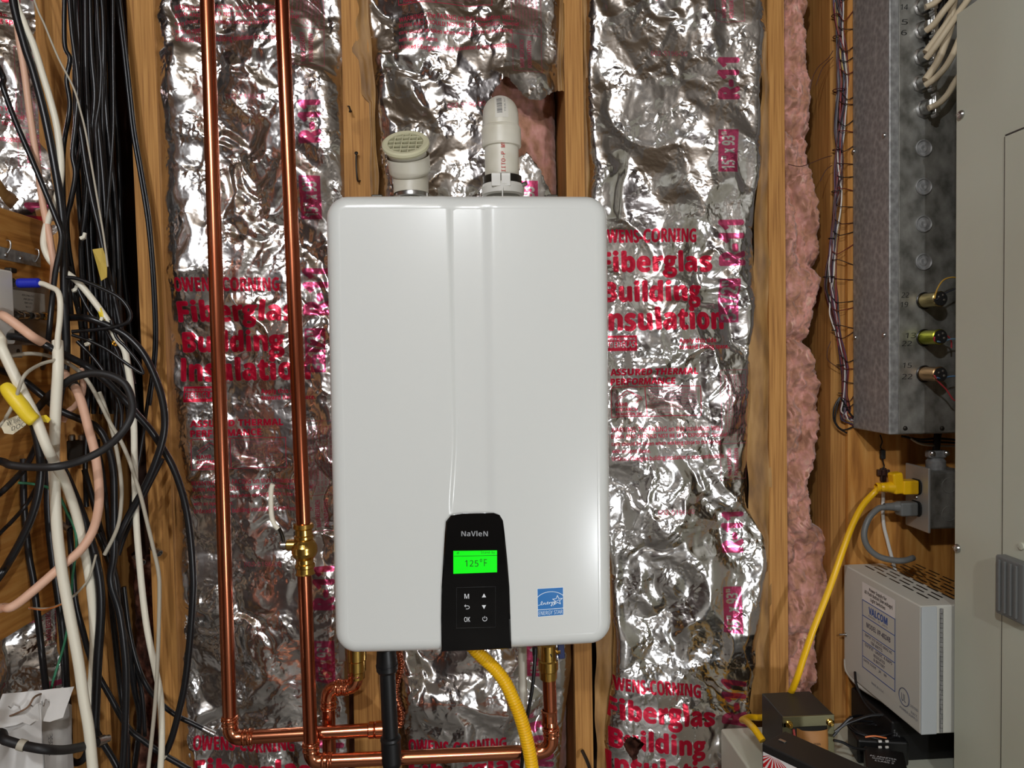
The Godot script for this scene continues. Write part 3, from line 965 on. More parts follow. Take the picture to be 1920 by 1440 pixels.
	ret.tube(rp, 0.0005, 6)
	ret.tube(PackedVector3Array([cc + hx * -0.0014 + hy * 0.0042, cc + hx * -0.0034 + hy * 0.0024, cc + hx * -0.0014 + hy * 0.0006]), 0.0005, 6)
	put("key_symbol", ret, M.print_white, panel)
	var pw := MB.new()
	var pc: Vector3 = hp(909, 1160.5, ld) - hz * 0.0004
	var arc2 := PackedVector3Array()
	for j in 15:
		var a := PI * 0.5 + 0.6 + (TAU - 1.2) * j / 14.0
		arc2.append(pc + (hx * cos(a) + hy * sin(a)) * 0.0034)
	pw.tube(arc2, 0.0005, 6)
	pw.tube(PackedVector3Array([pc + hy * 0.0008, pc + hy * 0.0042]), 0.0005, 6)
	put("key_symbol", pw, M.print_white, panel)
	var seam := MB.new()
	for q in [[[856, 1102], [929, 1100]], [[856, 1178], [929, 1176]], [[856, 1102], [856, 1178]], [[929, 1100], [929, 1176]]]:
		seam.tube(PackedVector3Array([hp(q[0][0], q[0][1], lift) - hz * 0.0004, hp(q[1][0], q[1][1], lift) - hz * 0.0004]), 0.0004, 6)
	put("key_frame", seam, M.black_seam, panel)
	# efficiency sticker
	var cv := Canvas.new(512, 576, [rgb(0, 112, 186)])
	var wh := [rgb(240, 244, 248)]
	cv.frame(0, 0, 512, 576, 10, wh)
	cv.rect(0, 424, 512, 436, wh)
	var arc3 := PackedVector2Array()
	for j in 25: arc3.append(Vector2(256 - cos(PI * j / 24.0) * 300, 300 - sin(PI * j / 24.0) * 220))
	cv.line(arc3, 11, wh)
	var star := PackedVector2Array()
	for j in 11:
		var a := -PI / 2 + PI * j / 5.0
		star.append(Vector2(392, 262) + Vector2(cos(a), sin(a)) * (100 if j % 2 == 0 else 42))
	cv.line(star, 11, wh)
	# the handwritten word, as pen strokes
	for s in [[[20, 340], [60, 330], [100, 290], [92, 262], [70, 290], [80, 334], [110, 330]], [[118, 296], [124, 330], [140, 296], [156, 300], [158, 332], [176, 322]], [[184, 312], [212, 292], [204, 278], [186, 300], [198, 328], [222, 318]], [[232, 290], [236, 324], [246, 292], [264, 290]], [[290, 286], [270, 300], [276, 320], [294, 296], [296, 330], [276, 372], [262, 360], [300, 320]], [[306, 284], [312, 308], [334, 280], [326, 330], [306, 366], [330, 330], [372, 280], [430, 250]]]:
		var p := PackedVector2Array()
		for q in s: p.append(Vector2(q[0], q[1]))
		cv.line(p, 9, wh)
	cv.text("ENERGY STAR", 24, 462, 488, 540, wh, 0.0, 0, "Droid Sans", 400)
	var sm := mat(Color.WHITE, 0.35)
	sm.albedo_texture = cv.done()
	var st := MB.new()
	var f := func(x: float, y: float) -> Vector3:
		var q := hlocal(hp(x, y, 0.008))
		return ho + hx * q.x + hy * q.y + hz * (face_depth(q.x, q.y) + 0.0005)
	st.quad(f.call(1008, 1158), f.call(1057.5, 1154.5), f.call(1057, 1101.5), f.call(1007, 1104))
	put("sticker", st, sm, o, "blue efficiency sticker")

# ------------------------------------------------------------------ vents on top
func vents() -> void:
	var z := 0.085
	# air intake: a short riser and a 45 degree mouth with a grille, facing forwards and up
	var foot := at(772, 372, z)
	var o := thing("intake_vent", "short cream plastic intake elbow with round grille on top of the water heater", "vent", foot)
	var b := MB.new()
	var n := Vector3(-0.06, sin(deg_to_rad(44)), cos(deg_to_rad(44))).normalized()
	var mouth := at(760.5, 269, z + 0.035)
	var knee := at(768, 312, z + 0.008)
	var path := smooth(PackedVector3Array([at(771, 364, z), at(770, 336, z), knee, at(763, 284, z + 0.024), mouth - n * 0.004]), 6)
	var rr := []
	for i in path.size(): rr.append(0.0300 + 0.0035 * float(i) / path.size())
	b.tube(path, rr, 32, false)
	put("elbow_body", b, M.pvc, o)
	var col := MB.new()
	var colp := path[10]; var cold := (path[14] - path[10]).normalized()
	col.lathe([[0.030, -0.006], [0.0345, -0.003], [0.0355, 0.0], [0.0365, 0.022], [0.0365, 0.026]], colp, cold, 32)
	put("socket", col, M.pvc, o)
	var rim := MB.new()
	rim.lathe([[0.030, -0.010], [0.0375, -0.008], [0.0405, -0.003], [0.0398, 0.001], [0.0365, 0.003], [0.0300, 0.002], [0.0290, -0.004], [0.0290, -0.02]], mouth, n, 40)
	put("mouth_rim", rim, M.pvc_cap, o)
	var gx := n.cross(Vector3.UP).normalized() * -1.0
	var gy := n.cross(gx)
	for k in 4:
		var t := (k - 1.5) * 0.0125
		var half := sqrt(0.0294 * 0.0294 - t * t)
		for d in [[gx, gy], [gy, gx]]:
			var p: Vector3 = mouth + d[0] * t
			var gr := MB.new()
			gr.rbox(Vector3(half * 2, 0.0018, 0.006), 0.0004, Transform3D(Basis(d[1], n.cross(d[1]), n), p - n * 0.001), 1)
			put("grille_bar", gr, M.pvc_cap, o)
	var inner := MB.new()
	inner.lathe([[0.0292, 0.0], [0.001, 0.0]], mouth - n * 0.030, n, 32)
	put("filter_disc", inner, M.filter, o)
	var ring := MB.new()
	ring.lathe([[0.026, 0.0], [0.0285, 0.002], [0.0285, 0.012], [0.026, 0.014]], at(772, 372, z), Vector3.UP, 36)
	put("collar_band", ring, M.steel, o)
	# exhaust: collar, band clamp, pipe, coupling, elbow into the wall
	var f2 := at(944, 372, z)
	var e := thing("exhaust_pipe", "white plastic exhaust pipe with elbow running from the water heater into the torn insulation", "pipe", f2)
	var c0 := at(943, 364, z)
	var base := MB.new()
	base.lathe([[0.030, -0.004], [0.0365, -0.002], [0.038, 0.010], [0.0355, 0.015], [0.031, 0.017]], c0, Vector3.UP, 40)
	put("collar", base, M.white_plastic, e)
	var clamp_ := MB.new()
	clamp_.lathe([[0.031, 0.0], [0.0338, 0.0], [0.0338, 0.016], [0.031, 0.016]], at(942, 350, z), Vector3.UP, 40)
	put("band_clamp", clamp_, M.dark_steel, e)
	var lug := MB.new()
	for px in [930.0, 948.5]:
		lug.rbox(Vector3(0.0155, 0.022, 0.006), 0.001, Transform3D(Basis(), at(px, 337, z + 0.0345)))
	lug.rbox(Vector3(0.002, 0.02, 0.01), 0.0005, Transform3D(Basis(), at(942, 362, z + 0.037)))
	put("clamp_lug", lug, M.white_plastic, e)
	var bolt := MB.new()
	bolt.lathe([[0.0005, 0.004], [0.004, 0.003], [0.004, -0.008], [0.0005, -0.008]], at(984, 345, z + 0.02), Vector3(0.6, 0.1, 0.8), 8)
	put("clamp_bolt", bolt, M.steel, e)
	var top := at(939, 240, z)
	var pp := MB.new()
	pp.tube(PackedVector3Array([at(942, 352, z), at(940, 262, z)]), 0.0298, 40)
	put("pipe", pp, M.pvc, e)
	var cp := MB.new()
	var ax := (at(939, 240, z) - at(942, 352, z)).normalized()
	cp.lathe([[0.0298, -0.001], [0.0335, 0.0], [0.0345, 0.003], [0.0345, 0.030], [0.033, 0.034], [0.0305, 0.036]], at(940.5, 277, z), ax, 40)
	put("coupling", cp, M.pvc, e)
	var ep := [at(940, 246, z)]
	var e1 := at(939.5, 230, z)
	ep.append(e1)
	for k in 10:
		var a := PI / 2 * (k + 1) / 10.0
		ep.append(e1 + ax * (0.020 * sin(a)) - Vector3(0, 0, 0.020 * (1 - cos(a))))
	var endp: Vector3 = ep[-1]
	ep.append(endp - Vector3(0, 0, 0.05)); ep.append(endp - Vector3(0, 0, 0.10))
	var el := MB.new()
	el.tube(PackedVector3Array(ep), 0.0308, 40)
	put("elbow", el, M.pvc, e)
	var nub := MB.new()
	nub.lathe([[0.003, 0.0], [0.0028, 0.001], [0.0003, 0.0012]], at(942, 233, z + 0.0295), Vector3(0, 0, 1), 12)
	put("mould_mark", nub, M.pvc, e)
	# bar code label wrapped on the elbow, and the red print on the pipe
	var cv := Canvas.new(128, 256, [rgb(214, 210, 198)])
	for k in 15: cv.rect(20, 60 + k * 11, 70, 60 + k * 11 + 3 + (k * 7) % 5, [rgb(60, 60, 64)])
	cv.text("2 PVC 90 ELL", 88, 60, 104, 210, [rgb(90, 90, 92)], 0.0, 2, "Droid Sans", 400)
	var bm := mat(Color.WHITE, 0.5)
	bm.albedo_texture = cv.done()
	var lab := MB.new()
	var lp := PackedVector3Array(); var lt := PackedVector2Array()
	for i in 7:
		for j in 6:
			var k := i * 1.2
			var a := PI / 2 * clampf(k / 10.0, 0, 1)
			var ctr: Vector3 = e1 + ax * (0.020 * sin(a)) - Vector3(0, 0, 0.020 * (1 - cos(a)))
			var out := (ax * sin(a) + Vector3(0, 0, cos(a)))
			var w := (j / 5.0 - 0.5) * 0.75
			lp.append(ctr + (out * cos(w) + Vector3.RIGHT * sin(w)) * 0.0311)
			lt.append(Vector2(j / 5.0, 1.0 - i / 6.0))
	lab.grid(lp, 7, 6, false, false, lt)
	put("label", lab, bm, e, "bar code label")
	var tx := at(948, 322, z + 0.0302)
	put("print", letters("IITO-P MF", tx, Vector3.UP, Vector3(-0.96, 0, 0.28).normalized(), 0.0075, 0.052, "Droid Sans Mono", 400), M.ink_red, e)
	# nails in the stud beside the intake
	var nl := MB.new()
	nl.tube(smooth(PackedVector3Array([at(668, 290, 0.010), at(668, 312, 0.014), at(670, 336, 0.012), at(673, 340, 0.004), at(676, 338, -0.003)]), 4), 0.0017, 8)
	nl.lathe([[0.0004, 0.001], [0.0034, 0.0006], [0.0034, -0.0008], [0.0015, -0.001]], at(668, 287, 0.011), Vector3(0, 0.5, 1), 12)
	solo("bent_nail", nl, M.dark_steel, "long dark nail bent down flat against the stud left of the intake vent", "nail")
	var n2 := MB.new()
	n2.tube(PackedVector3Array([at(652, 199, -0.004), at(655, 200, 0.012), at(657, 208, 0.016)]), 0.0016, 8)
	n2.lathe([[0.0004, 0.001], [0.003, 0.0006], [0.003, -0.0008], [0.0015, -0.001]], at(657, 209, 0.016), Vector3(0.1, -1, 0.3), 12)
	solo("bent_nail", n2, M.dark_steel, "short dark hooked nail higher on the stud above the long bent nail", "nail")

# ------------------------------------------------------------------ copper
func seg_pipe(parent: Node, called: String, pts: Array, r: float, m: Material, sides := 24) -> void:
	put(called, tube_mb(PackedVector3Array(pts), r, sides), m, parent)
func bead(b: MB, p: Vector3, ax: Vector3, r: float, w := 0.004) -> void:
	b.lathe([[r - 0.002, -w], [r + 0.0006, -w * 0.5], [r + 0.0011, 0.0], [r + 0.0006, w * 0.5], [r - 0.002, w]], p, ax, 24)
# a soldered or pressed elbow between two straight runs a -> corner -> b
func elbow(parent: Node, a: Vector3, c: Vector3, b: Vector3, r: float, bend: float, m: Material, called := "elbow") -> void:
	var u := (a - c).normalized(); var w := (b - c).normalized()
	var pts := PackedVector3Array()
	var p0 := c + u * bend; var p2 := c + w * bend
	pts.append(p0 + u * 0.016)
	for k in 11:
		var t := k / 10.0
		pts.append(p0.lerp(c, t).lerp(c.lerp(p2, t), t))
	pts.append(p2 + w * 0.016)
	var mb := MB.new()
	mb.tube(pts, r + 0.0013, 24)
	for e in [[p0, u], [p2, w]]:
		bead(mb, e[0] + e[1] * 0.002, e[1], r + 0.0016)
		bead(mb, e[0] + e[1] * 0.011, e[1], r + 0.0022, 0.0035)
		bead(mb, e[0] + e[1] * 0.016, e[1], r + 0.0014, 0.002)
	put(called, mb, m, parent)

func copper() -> void:
	var r := 0.0118
	var z := 0.10
	# pipe 1: tall riser, elbow, run to the right
	var a0 := at(387, -40, z); var a1 := at(432, 1384, z)
	var o := thing("copper_pipe", "tall copper pipe farthest from the water heater, turning right at its foot", "pipe", a1)
	var run_end := at(712, 1368, z)
	put("riser", tube_mb(PackedVector3Array([a0, a1 + (a0 - a1).normalized() * 0.02]), r, 28), M.copper, o)
	elbow(o, a0, a1, run_end, r, 0.022, M.copper_bright)
	put("cross_run", tube_mb(PackedVector3Array([a1 + (run_end - a1).normalized() * 0.025, run_end]), r, 28), M.copper_bright, o)
	var cap := MB.new()
	var ax := (run_end - a1).normalized()
	cap.lathe([[r, -0.02], [r + 0.0025, -0.018], [r + 0.0025, -0.010], [r + 0.0012, -0.009], [r + 0.003, -0.006], [r + 0.003, 0.008], [r, 0.01]], run_end, ax, 28)
	put("coupling", cap, M.copper_bright, o)
	var jt := MB.new()
	jt.tube(PackedVector3Array([run_end, at(722, 1367, z), at(728, 1366, 0.02), at(728, 1364, -0.04)]), r, 20)
	put("wall_stub", jt, M.copper, o)
	# pipe 2: riser with a ball valve, elbow and long low run to the right-hand elbow
	z = 0.128
	var b0 := at(527, -40, z); var b1 := at(584, 1428, z)
	var q := thing("copper_pipe", "copper pipe nearest the water heater's left side, with a brass ball valve", "pipe", b1)
	var v0 := at(569, 985, z); var v1 := at(571, 1078, z)
	put("riser", tube_mb(PackedVector3Array([b0, v0]), r, 28), M.copper, q)
	put("riser", tube_mb(PackedVector3Array([v1, b1 + (v1 - b1).normalized() * 0.02]), r, 28), M.copper, q)
	var re := at(1034, 1408, z)
	elbow(q, v1, b1, re, r, 0.018, M.copper_bright)
	put("cross_run", tube_mb(PackedVector3Array([b1 + (re - b1).normalized() * 0.02, re - (re - b1).normalized() * 0.02]), r, 28), M.copper_bright, q)
	var up := at(1029, 1258, z)
	elbow(q, b1, re, up, r, 0.026, M.copper_bright)
	put("riser", tube_mb(PackedVector3Array([re + (up - re).normalized() * 0.03, up]), r, 28), M.copper, q)
	var cpl := MB.new()
	var cu := (up - re).normalized()
	cpl.lathe([[r, -0.014], [r + 0.0025, -0.012], [r + 0.0015, -0.006], [r + 0.0015, 0.006], [r + 0.0025, 0.012], [r, 0.014]], at(1030, 1345, z), cu, 28)
	put("coupling", cpl, M.copper_bright, q)
	var un := MB.new()
	un.lathe([[r, -0.012], [0.015, -0.010], [0.0155, 0.004], [0.0175, 0.006], [0.0175, 0.022], [0.015, 0.024], [0.015, 0.05], [0.012, 0.052]], at(1028, 1262, z), Vector3.UP, 8)
	put("union_nut", un, M.brass, q)
	# ball valve
	var dn := (b1 - b0).normalized()
	var vm := MB.new()
	var L := v0.distance_to(v1)
	vm.lathe([[r, -0.004], [0.0165, -0.003], [0.0172, 0.004], [0.0142, 0.007], [0.0142, 0.016], [0.0165, 0.018], [0.0165, 0.022], [0.0142, 0.024], [0.019, 0.030], [0.0215, 0.036], [0.0215, 0.046], [0.019, 0.052], [0.0142, 0.058], [0.0142, 0.064], [0.0165, 0.066], [0.0165, 0.071], [0.0142, 0.073], [0.0150, L - 0.004], [0.0165, L - 0.002], [r, L]], v0, dn, 32)
	put("valve_body", vm, M.brass, q)
	var body := q.get_node("valve_body")
	var sm := MB.new()
	var s0 := at(570, 1022, z); var s1 := at(536, 1022, z + 0.002)
	sm.lathe([[0.0095, 0.0], [0.0095, s0.distance_to(s1) - 0.002], [0.006, s0.distance_to(s1)], [0.0005, s0.distance_to(s1)]], s0, s1 - s0, 16)
	put("valve_stem", sm, M.brass, body)
	var nut := MB.new()
	nut.lathe([[0.0005, 0.010], [0.0055, 0.010], [0.007, 0.008], [0.007, 0.0], [0.0005, 0.0]], s1, s1 - s0, 6)
	put("stem_nut", nut, M.steel, body)
	var hd := MB.new()
	hd.tube(smooth(PackedVector3Array([at(533, 1030, z), at(531, 1012, z + 0.003), at(526, 996, z + 0.008), at(521, 987, z + 0.016)]), 4), 0.0032, 8)
	put("handle_bracket", hd, M.dark_steel, body)
	var lev := MB.new()
	lev.tube(smooth(PackedVector3Array([at(521, 991, z + 0.016), at(514, 982, z + 0.018), at(509, 965, z + 0.018), at(508, 930, z + 0.018), at(509, 915, z + 0.018), at(512, 908, z + 0.018)]), 5), 0.0042, 10)
	put("valve_lever", lev, M.white_cable, body, "cream plastic lever grip")
	put("cast_mark", letters("SZW", at(562, 1026, z + 0.0212), Vector3.RIGHT, Vector3.UP, 0.006, 0.014), M.brass, body)
	put("cast_mark", letters("600WOG", at(561, 1038, z + 0.0205), Vector3.RIGHT, Vector3.UP, 0.004, 0.016), M.brass, body)
	# pipe 3: from the heater's left outlet, an S bend and down
	var z3 := 0.072
	var t0 := at(667, 1240, z3)
	var p := thing("copper_pipe", "copper pipe with an S-bend dropping from the water heater's lower left corner", "pipe", at(616, 1440, z3))
	var k1 := at(668, 1288, z3); var k2 := at(615, 1290, z3); var k3 := at(619, 1500, z3)
	var nutb := MB.new()
	nutb.lathe([[0.012, -0.044], [0.0145, -0.042], [0.0145, -0.030], [0.0165, -0.028], [0.0165, -0.010], [0.018, -0.008], [0.018, 0.014], [0.012, 0.016]], at(668, 1228, z3), Vector3.UP, 8)
	put("union_nut", nutb, M.brass, p)
	elbow(p, t0, k1, k2, r, 0.020, M.copper_bright)
	elbow(p, k1, k2, k3, r, 0.020, M.copper_bright)
	put("drop", tube_mb(PackedVector3Array([k2 + (k3 - k2).normalized() * 0.03, k3]), r, 28), M.copper, p)

func under_heater() -> void:
	# black condensate pipe
	var z := 0.155
	var a := at(724, 1216, z); var b := at(735, 1436, z)
	var o := thing("drain_pipe", "matt black plastic drain pipe hanging below the water heater with couplings", "pipe", b)
	var d := (b - a).normalized()
	put("pipe", tube_mb(PackedVector3Array([a, b]), 0.0130, 28), M.black_pipe, o)
	var f := MB.new()
	f.lathe([[0.0005, 0.0], [0.0155, 0.0], [0.0175, 0.02], [0.018, 0.036], [0.0155, 0.040], [0.013, 0.041]], a, d, 28)
	put("fitting", f, M.black_pipe, o)
	var L := a.distance_to(b)
	var c := MB.new()
	c.lathe([[0.013, -0.052], [0.0165, -0.050], [0.0175, -0.046], [0.0165, -0.043], [0.0165, -0.008], [0.015, 0.0], [0.0005, 0.001]], b, d, 28)
	put("coupling", c, M.black_pipe, o)
	put("lower_pipe", tube_mb(PackedVector3Array([b - d * 0.002, b + d * 0.12]), 0.0125, 24), M.black_pipe, o)
	# cable tie round the fitting
	var t := MB.new()
	t.lathe([[0.0172, 0.0], [0.0186, 0.0], [0.0186, 0.003], [0.0172, 0.003]], a + d * 0.027, d, 28)
	put("tie", t, M.coax, o)
	# corrugated yellow gas line
	var path := smooth(PackedVector3Array([at(880, 1206, 0.18), at(898, 1226, 0.18), at(924, 1250, 0.18), at(945, 1276, 0.183), at(961, 1308, 0.187), at(976, 1345, 0.19), at(988, 1388, 0.19), at(997, 1436, 0.19), at(1003, 1500, 0.19)]), 60)
	var fine := PackedVector3Array(); var rr := PackedFloat32Array()
	var run := 0.0
	var total := 0.0
	for i in path.size() - 1: total += path[i].distance_to(path[i + 1])
	for i in path.size():
		if i > 0: run += path[i].distance_to(path[i - 1])
		fine.append(path[i])
		var ph := fmod(run / 0.0047, 1.0)
		var dome := 0.0080 + 0.0034 * pow(absf(sin(PI * ph)), 0.5)
		var t0 := run / total
		if t0 < 0.42: dome = 0.0092 + 0.0020 * pow(absf(sin(PI * ph)), 0.5)   # shrink sleeve near the heater
		rr.append(dome)
	var g := MB.new()
	g.tube(fine, rr, 18)
	solo("gas_hose", g, M.yellow, "yellow corrugated gas hose curving down from under the control panel", "hose")
	# cream pipe, black cord, right-hand outlet valve
	solo("plastic_pipe", tube_mb(PackedVector3Array([at(979, 1212, 0.06), at(984, 1500, 0.06)]), 0.0078, 20), M.pvc, "thin cream plastic pipe behind the yellow gas hose under the water heater", "pipe")
	var cd := thing("power_cable", "black power cord hanging from the water heater beside the yellow gas hose", "cord", at(978, 1440, 0.165))
	var tops := MB.new()
	tops.lathe([[0.0005, 0.0], [0.0048, 0.0], [0.0046, 0.010], [0.0034, 0.022], [0.003, 0.024]], at(1003, 1214, 0.155), Vector3(0, -1, 0), 14)
	put("strain_relief", tops, M.coax, cd)
	put("jacket", tube_mb(smooth(PackedVector3Array([at(1003, 1218, 0.155), at(1002, 1250, 0.16), at(998, 1290, 0.162), at(992, 1325, 0.162), at(985, 1365, 0.160), at(978, 1440, 0.158), at(972, 1500, 0.155)])), 0.0031, 12), M.coax, cd)
	var vv := thing("isolation_valve", "small brass valve with a blue handle under the water heater's lower right corner", "valve", at(1036, 1240, 0.10))
	var vb := MB.new()
	vb.lathe([[0.0005, 0.0], [0.014, 0.0], [0.014, 0.02], [0.012, 0.024], [0.0005, 0.024]], at(1022, 1232, 0.115), Vector3.UP, 8)
	vb.lathe([[0.006, 0.0], [0.006, 0.02], [0.0005, 0.02]], at(1030, 1222, 0.11), Vector3(1, 0.1, 0.2), 10)
	put("valve_body", vb, M.brass, vv)
	var vh := MB.new()
	vh.rbox(Vector3(0.012, 0.026, 0.007), 0.002, Transform3D(Basis(Vector3(0, 0, 1), 0.05), at(1052, 1221, 0.115)))
	put("handle", vh, M.navy, vv, "blue handle")
	var vw := MB.new()
	vw.tube(smooth(PackedVector3Array([at(1020, 1212, 0.13), at(1030, 1224, 0.14), at(1036, 1236, 0.135), at(1041, 1226, 0.12)]), 5), 0.0022, 8)
	put("wire_lead", vw, M.coax, vv)
	# flexible copper coil tube behind the drain pipe
	var cp := PackedVector3Array(); var cr := PackedFloat32Array()
	for i in 120:
		var t1 := i / 119.0
		cp.append(at(747 + 5 * sin(t1 * 9.0), lerpf(1222, 1362, t1), 0.05))
		cr.append(0.0058 + 0.0012 * sin(t1 * TAU * 16.0))
	solo("flexible_tube", tube_mb(cp, cr, 14), M.copper, "wavy copper connector tube half hidden behind the black drain pipe", "tube")
	# a bit of loose paper facing by the right stud, below the heater
	var nail := MB.new()
	nail.tube(PackedVector3Array([at(1092, 1408, 0.004), at(1100, 1425, 0.03), at(1108, 1446, 0.05)]), 0.0035, 8)
	solo("wood_splinter", nail, M.dark_steel, "grey splinter sticking out low on the stud right of the copper elbow", "splinter")

# ------------------------------------------------------------------ right-hand side
const PLY := 0.012                       # front of the plywood backing
func screw_mb(p: Vector3, n: Vector3, r := 0.004) -> MB:
	var b := MB.new()
	b.lathe([[r, 0.0], [r, r * 0.25], [r * 0.8, r * 0.6], [r * 0.4, r * 0.8], [0.0003, r * 0.82]], p, n, 14)
	var u := n.cross(Vector3(0.3, 1, 0.2)).normalized()
	b.rbox(Vector3(r * 1.5, r * 0.22, r * 0.1), 0.0001, Transform3D(Basis(u, n.cross(u), n), p + n * r * 0.82), 1)
	return b
# box between two side planes given by photo columns: side face runs from the back plane to the front edge
func right_side() -> void:
	var pl := at(1590, 700, PLY).x
	var ply := box_mb(Vector3(pl, 0.55, 0.0005), Vector3(1.055, 2.45, PLY), 0.001)
	solo("plywood_board", ply, M.ply, "plywood backing board behind the grey boxes on the right", "board")
	relay_box()
	harness()
	panel()
	outlet()
	supply()

func relay_box() -> void:
	var back_b := at(1599, 803, PLY + 0.001); var x0 := back_b.x
	var z1 := atx(1667, 812, x0).z
	var yb := back_b.y
	var yt := 2.36
	var x1 := 1.03
	var o := thing("relay_cabinet", "tall galvanized steel relay cabinet with round knockouts and brass-coloured relays", "cabinet", Vector3(x0, yb, 0.05))
	var b := MB.new()
	b.rbox(Vector3(x1 - x0, yt - yb, z1 - PLY - 0.001), 0.0025, Transform3D(Basis(), Vector3((x0 + x1) / 2, (yt + yb) / 2, (z1 + PLY + 0.001) / 2)), 3)
	put("body", b, M.galv, o)
	var fx := at(1684, 640, z1).x
	var lid := MB.new()
	lid.rbox(Vector3(x1 - fx, yt - yb - 0.004, 0.0025), 0.0008, Transform3D(Basis(), Vector3((x1 + fx) / 2, (yt + yb) / 2, z1 + 0.0008)))
	put("front_cover", lid, M.galv_dull, o)
	var zf := z1 + 0.0021
	for q in [[1601, 284, 0], [1658, 254, 0], [1604, 633, 0], [1658, 628, 0]]:
		put("screw", screw_mb(atx(q[0], q[1], x0 - 0.0002), Vector3(-1, 0, 0), 0.0042), M.steel, o)
	for q in [[1697, 803], [1766, 803]]:
		put("screw", screw_mb(at(q[0], q[1], zf), Vector3(0, 0, 1), 0.004), M.dark_steel, o)
	for y in [278, 350, 420, 491]:
		var k := MB.new()
		k.lathe([[0.0150, 0.0], [0.0148, 0.0018], [0.0136, 0.0030], [0.0122, 0.0018], [0.0112, 0.0003], [0.0075, 0.0003], [0.0066, 0.0014], [0.0050, 0.0016], [0.0003, 0.0004]], at(1731.5, y, zf), Vector3(0, 0, 1), 32)
		put("knockout", k, M.galv, o)
	# cable clamps along the upper edge
	for q in [[1729, 14], [1730, 58], [1729, 107], [1727, 157], [1733, 205]]:
		var c := at(q[0], q[1], zf)
		var m := MB.new()
		m.lathe([[0.0165, 0.0], [0.0165, 0.003], [0.013, 0.004], [0.0125, 0.012], [0.0110, 0.020], [0.0003, 0.020]], c, Vector3(0, 0, 1), 8)
		m.rbox(Vector3(0.010, 0.030, 0.009), 0.002, Transform3D(Basis(), c + Vector3(0.006, 0, 0.024)))
		for s in [-1, 1]:
			m.lathe([[0.0042, -0.002], [0.0042, 0.006], [0.003, 0.008], [0.0003, 0.0084]], c + Vector3(0.004, 0.0175 * s, 0.020), Vector3(0.2, 0, 1), 12)
		put("cable_clamp", m, M.steel, o)
	# marker numbers
	for q in [["14", 1688, 18, 14], ["5", 1690, 46, 12], ["6", 1689, 66, 11], ["22", 1690, 558, 14], ["19", 1688, 576, 14], ["13", 1697, 634, 20], ["22", 1691, 649, 18], ["15", 1692, 690, 17], ["22", 1691, 711, 19]]:
		var p := at(q[1], q[2], zf + 0.0003); var p2 := at(q[1] + q[3], q[2], zf + 0.0003)
		put("marker_number", letters(q[0], p, Vector3.RIGHT, Vector3(0.12, 1, 0).normalized(), 0.009, p.distance_to(p2), "Droid Sans", 400), M.ink_black, o)
	# three relays plugged through the cover
	var tints := [rgb(190, 172, 120), rgb(196, 200, 70), rgb(204, 164, 120)]
	var spots := [[1733, 564], [1733, 633], [1733, 701]]
	for i in 3:
		var c := at(spots[i][0], spots[i][1], zf)
		var g := thing("relay", ["brass-coloured relay, topmost of three on the galvanized cabinet", "yellow-green relay between the two brass-coloured ones on the galvanized cabinet", "copper-toned relay, lowest of three on the galvanized cabinet"][i], "relay", c, "relays on the cabinet front")
		var can := MB.new()
		can.lathe([[0.0138, 0.0], [0.0138, 0.001], [0.0128, 0.002], [0.0128, 0.040], [0.0132, 0.041], [0.0132, 0.043], [0.0115, 0.044]], c, Vector3(0, 0, 1), 32)
		put("can", can, mat(tints[i], 0.22, 1.0), g)
		var cap := MB.new()
		cap.lathe([[0.0115, 0.042], [0.0115, 0.046], [0.004, 0.0465], [0.0003, 0.0465]], c, Vector3(0, 0, 1), 24)
		put("end_cap", cap, M.rubber, g)
		var ring := MB.new()
		ring.lathe([[0.0145, 0.0], [0.0150, 0.0012], [0.0135, 0.002]], c, Vector3(0, 0, 1), 28)
		put("gasket", ring, M.black_seam, g)
		for s in [[-0.004, 0.003], [0.005, -0.002], [0.003, 0.006]]:
			put("terminal", screw_mb(c + Vector3(s[0], s[1], 0.0465), Vector3(0, 0, 1), 0.0022), M.steel, g)
		var wires := [[[1752, 560], [1757, 543], [1768, 526], [1784, 520], [1798, 522]], [[1756, 562], [1772, 550], [1790, 542], [1800, 540]]] if i == 0 else ([[[1752, 632], [1753, 640], [1766, 637], [1775, 630], [1783, 638], [1784, 652]], [[1758, 640], [1768, 641], [1782, 636], [1800, 636]]] if i == 1 else [[[1752, 704], [1760, 716], [1774, 730], [1786, 748], [1794, 752]], [[1757, 708], [1768, 710], [1780, 706], [1800, 705]]])
		var cols := [[rgb(216, 170, 70), rgb(60, 62, 70)], [rgb(196, 64, 70), rgb(110, 150, 176)], [rgb(196, 64, 70), rgb(96, 140, 180)]]
		for w in 2:
			var pts := PackedVector3Array()
			for k in wires[w].size():
				pts.append(at(wires[w][k][0], wires[w][k][1], zf + 0.047 - 0.004 * k))
			put("lead_wire", tube_mb(smooth(pts, 5), 0.0013, 8), mat(cols[i][w], 0.5), g)
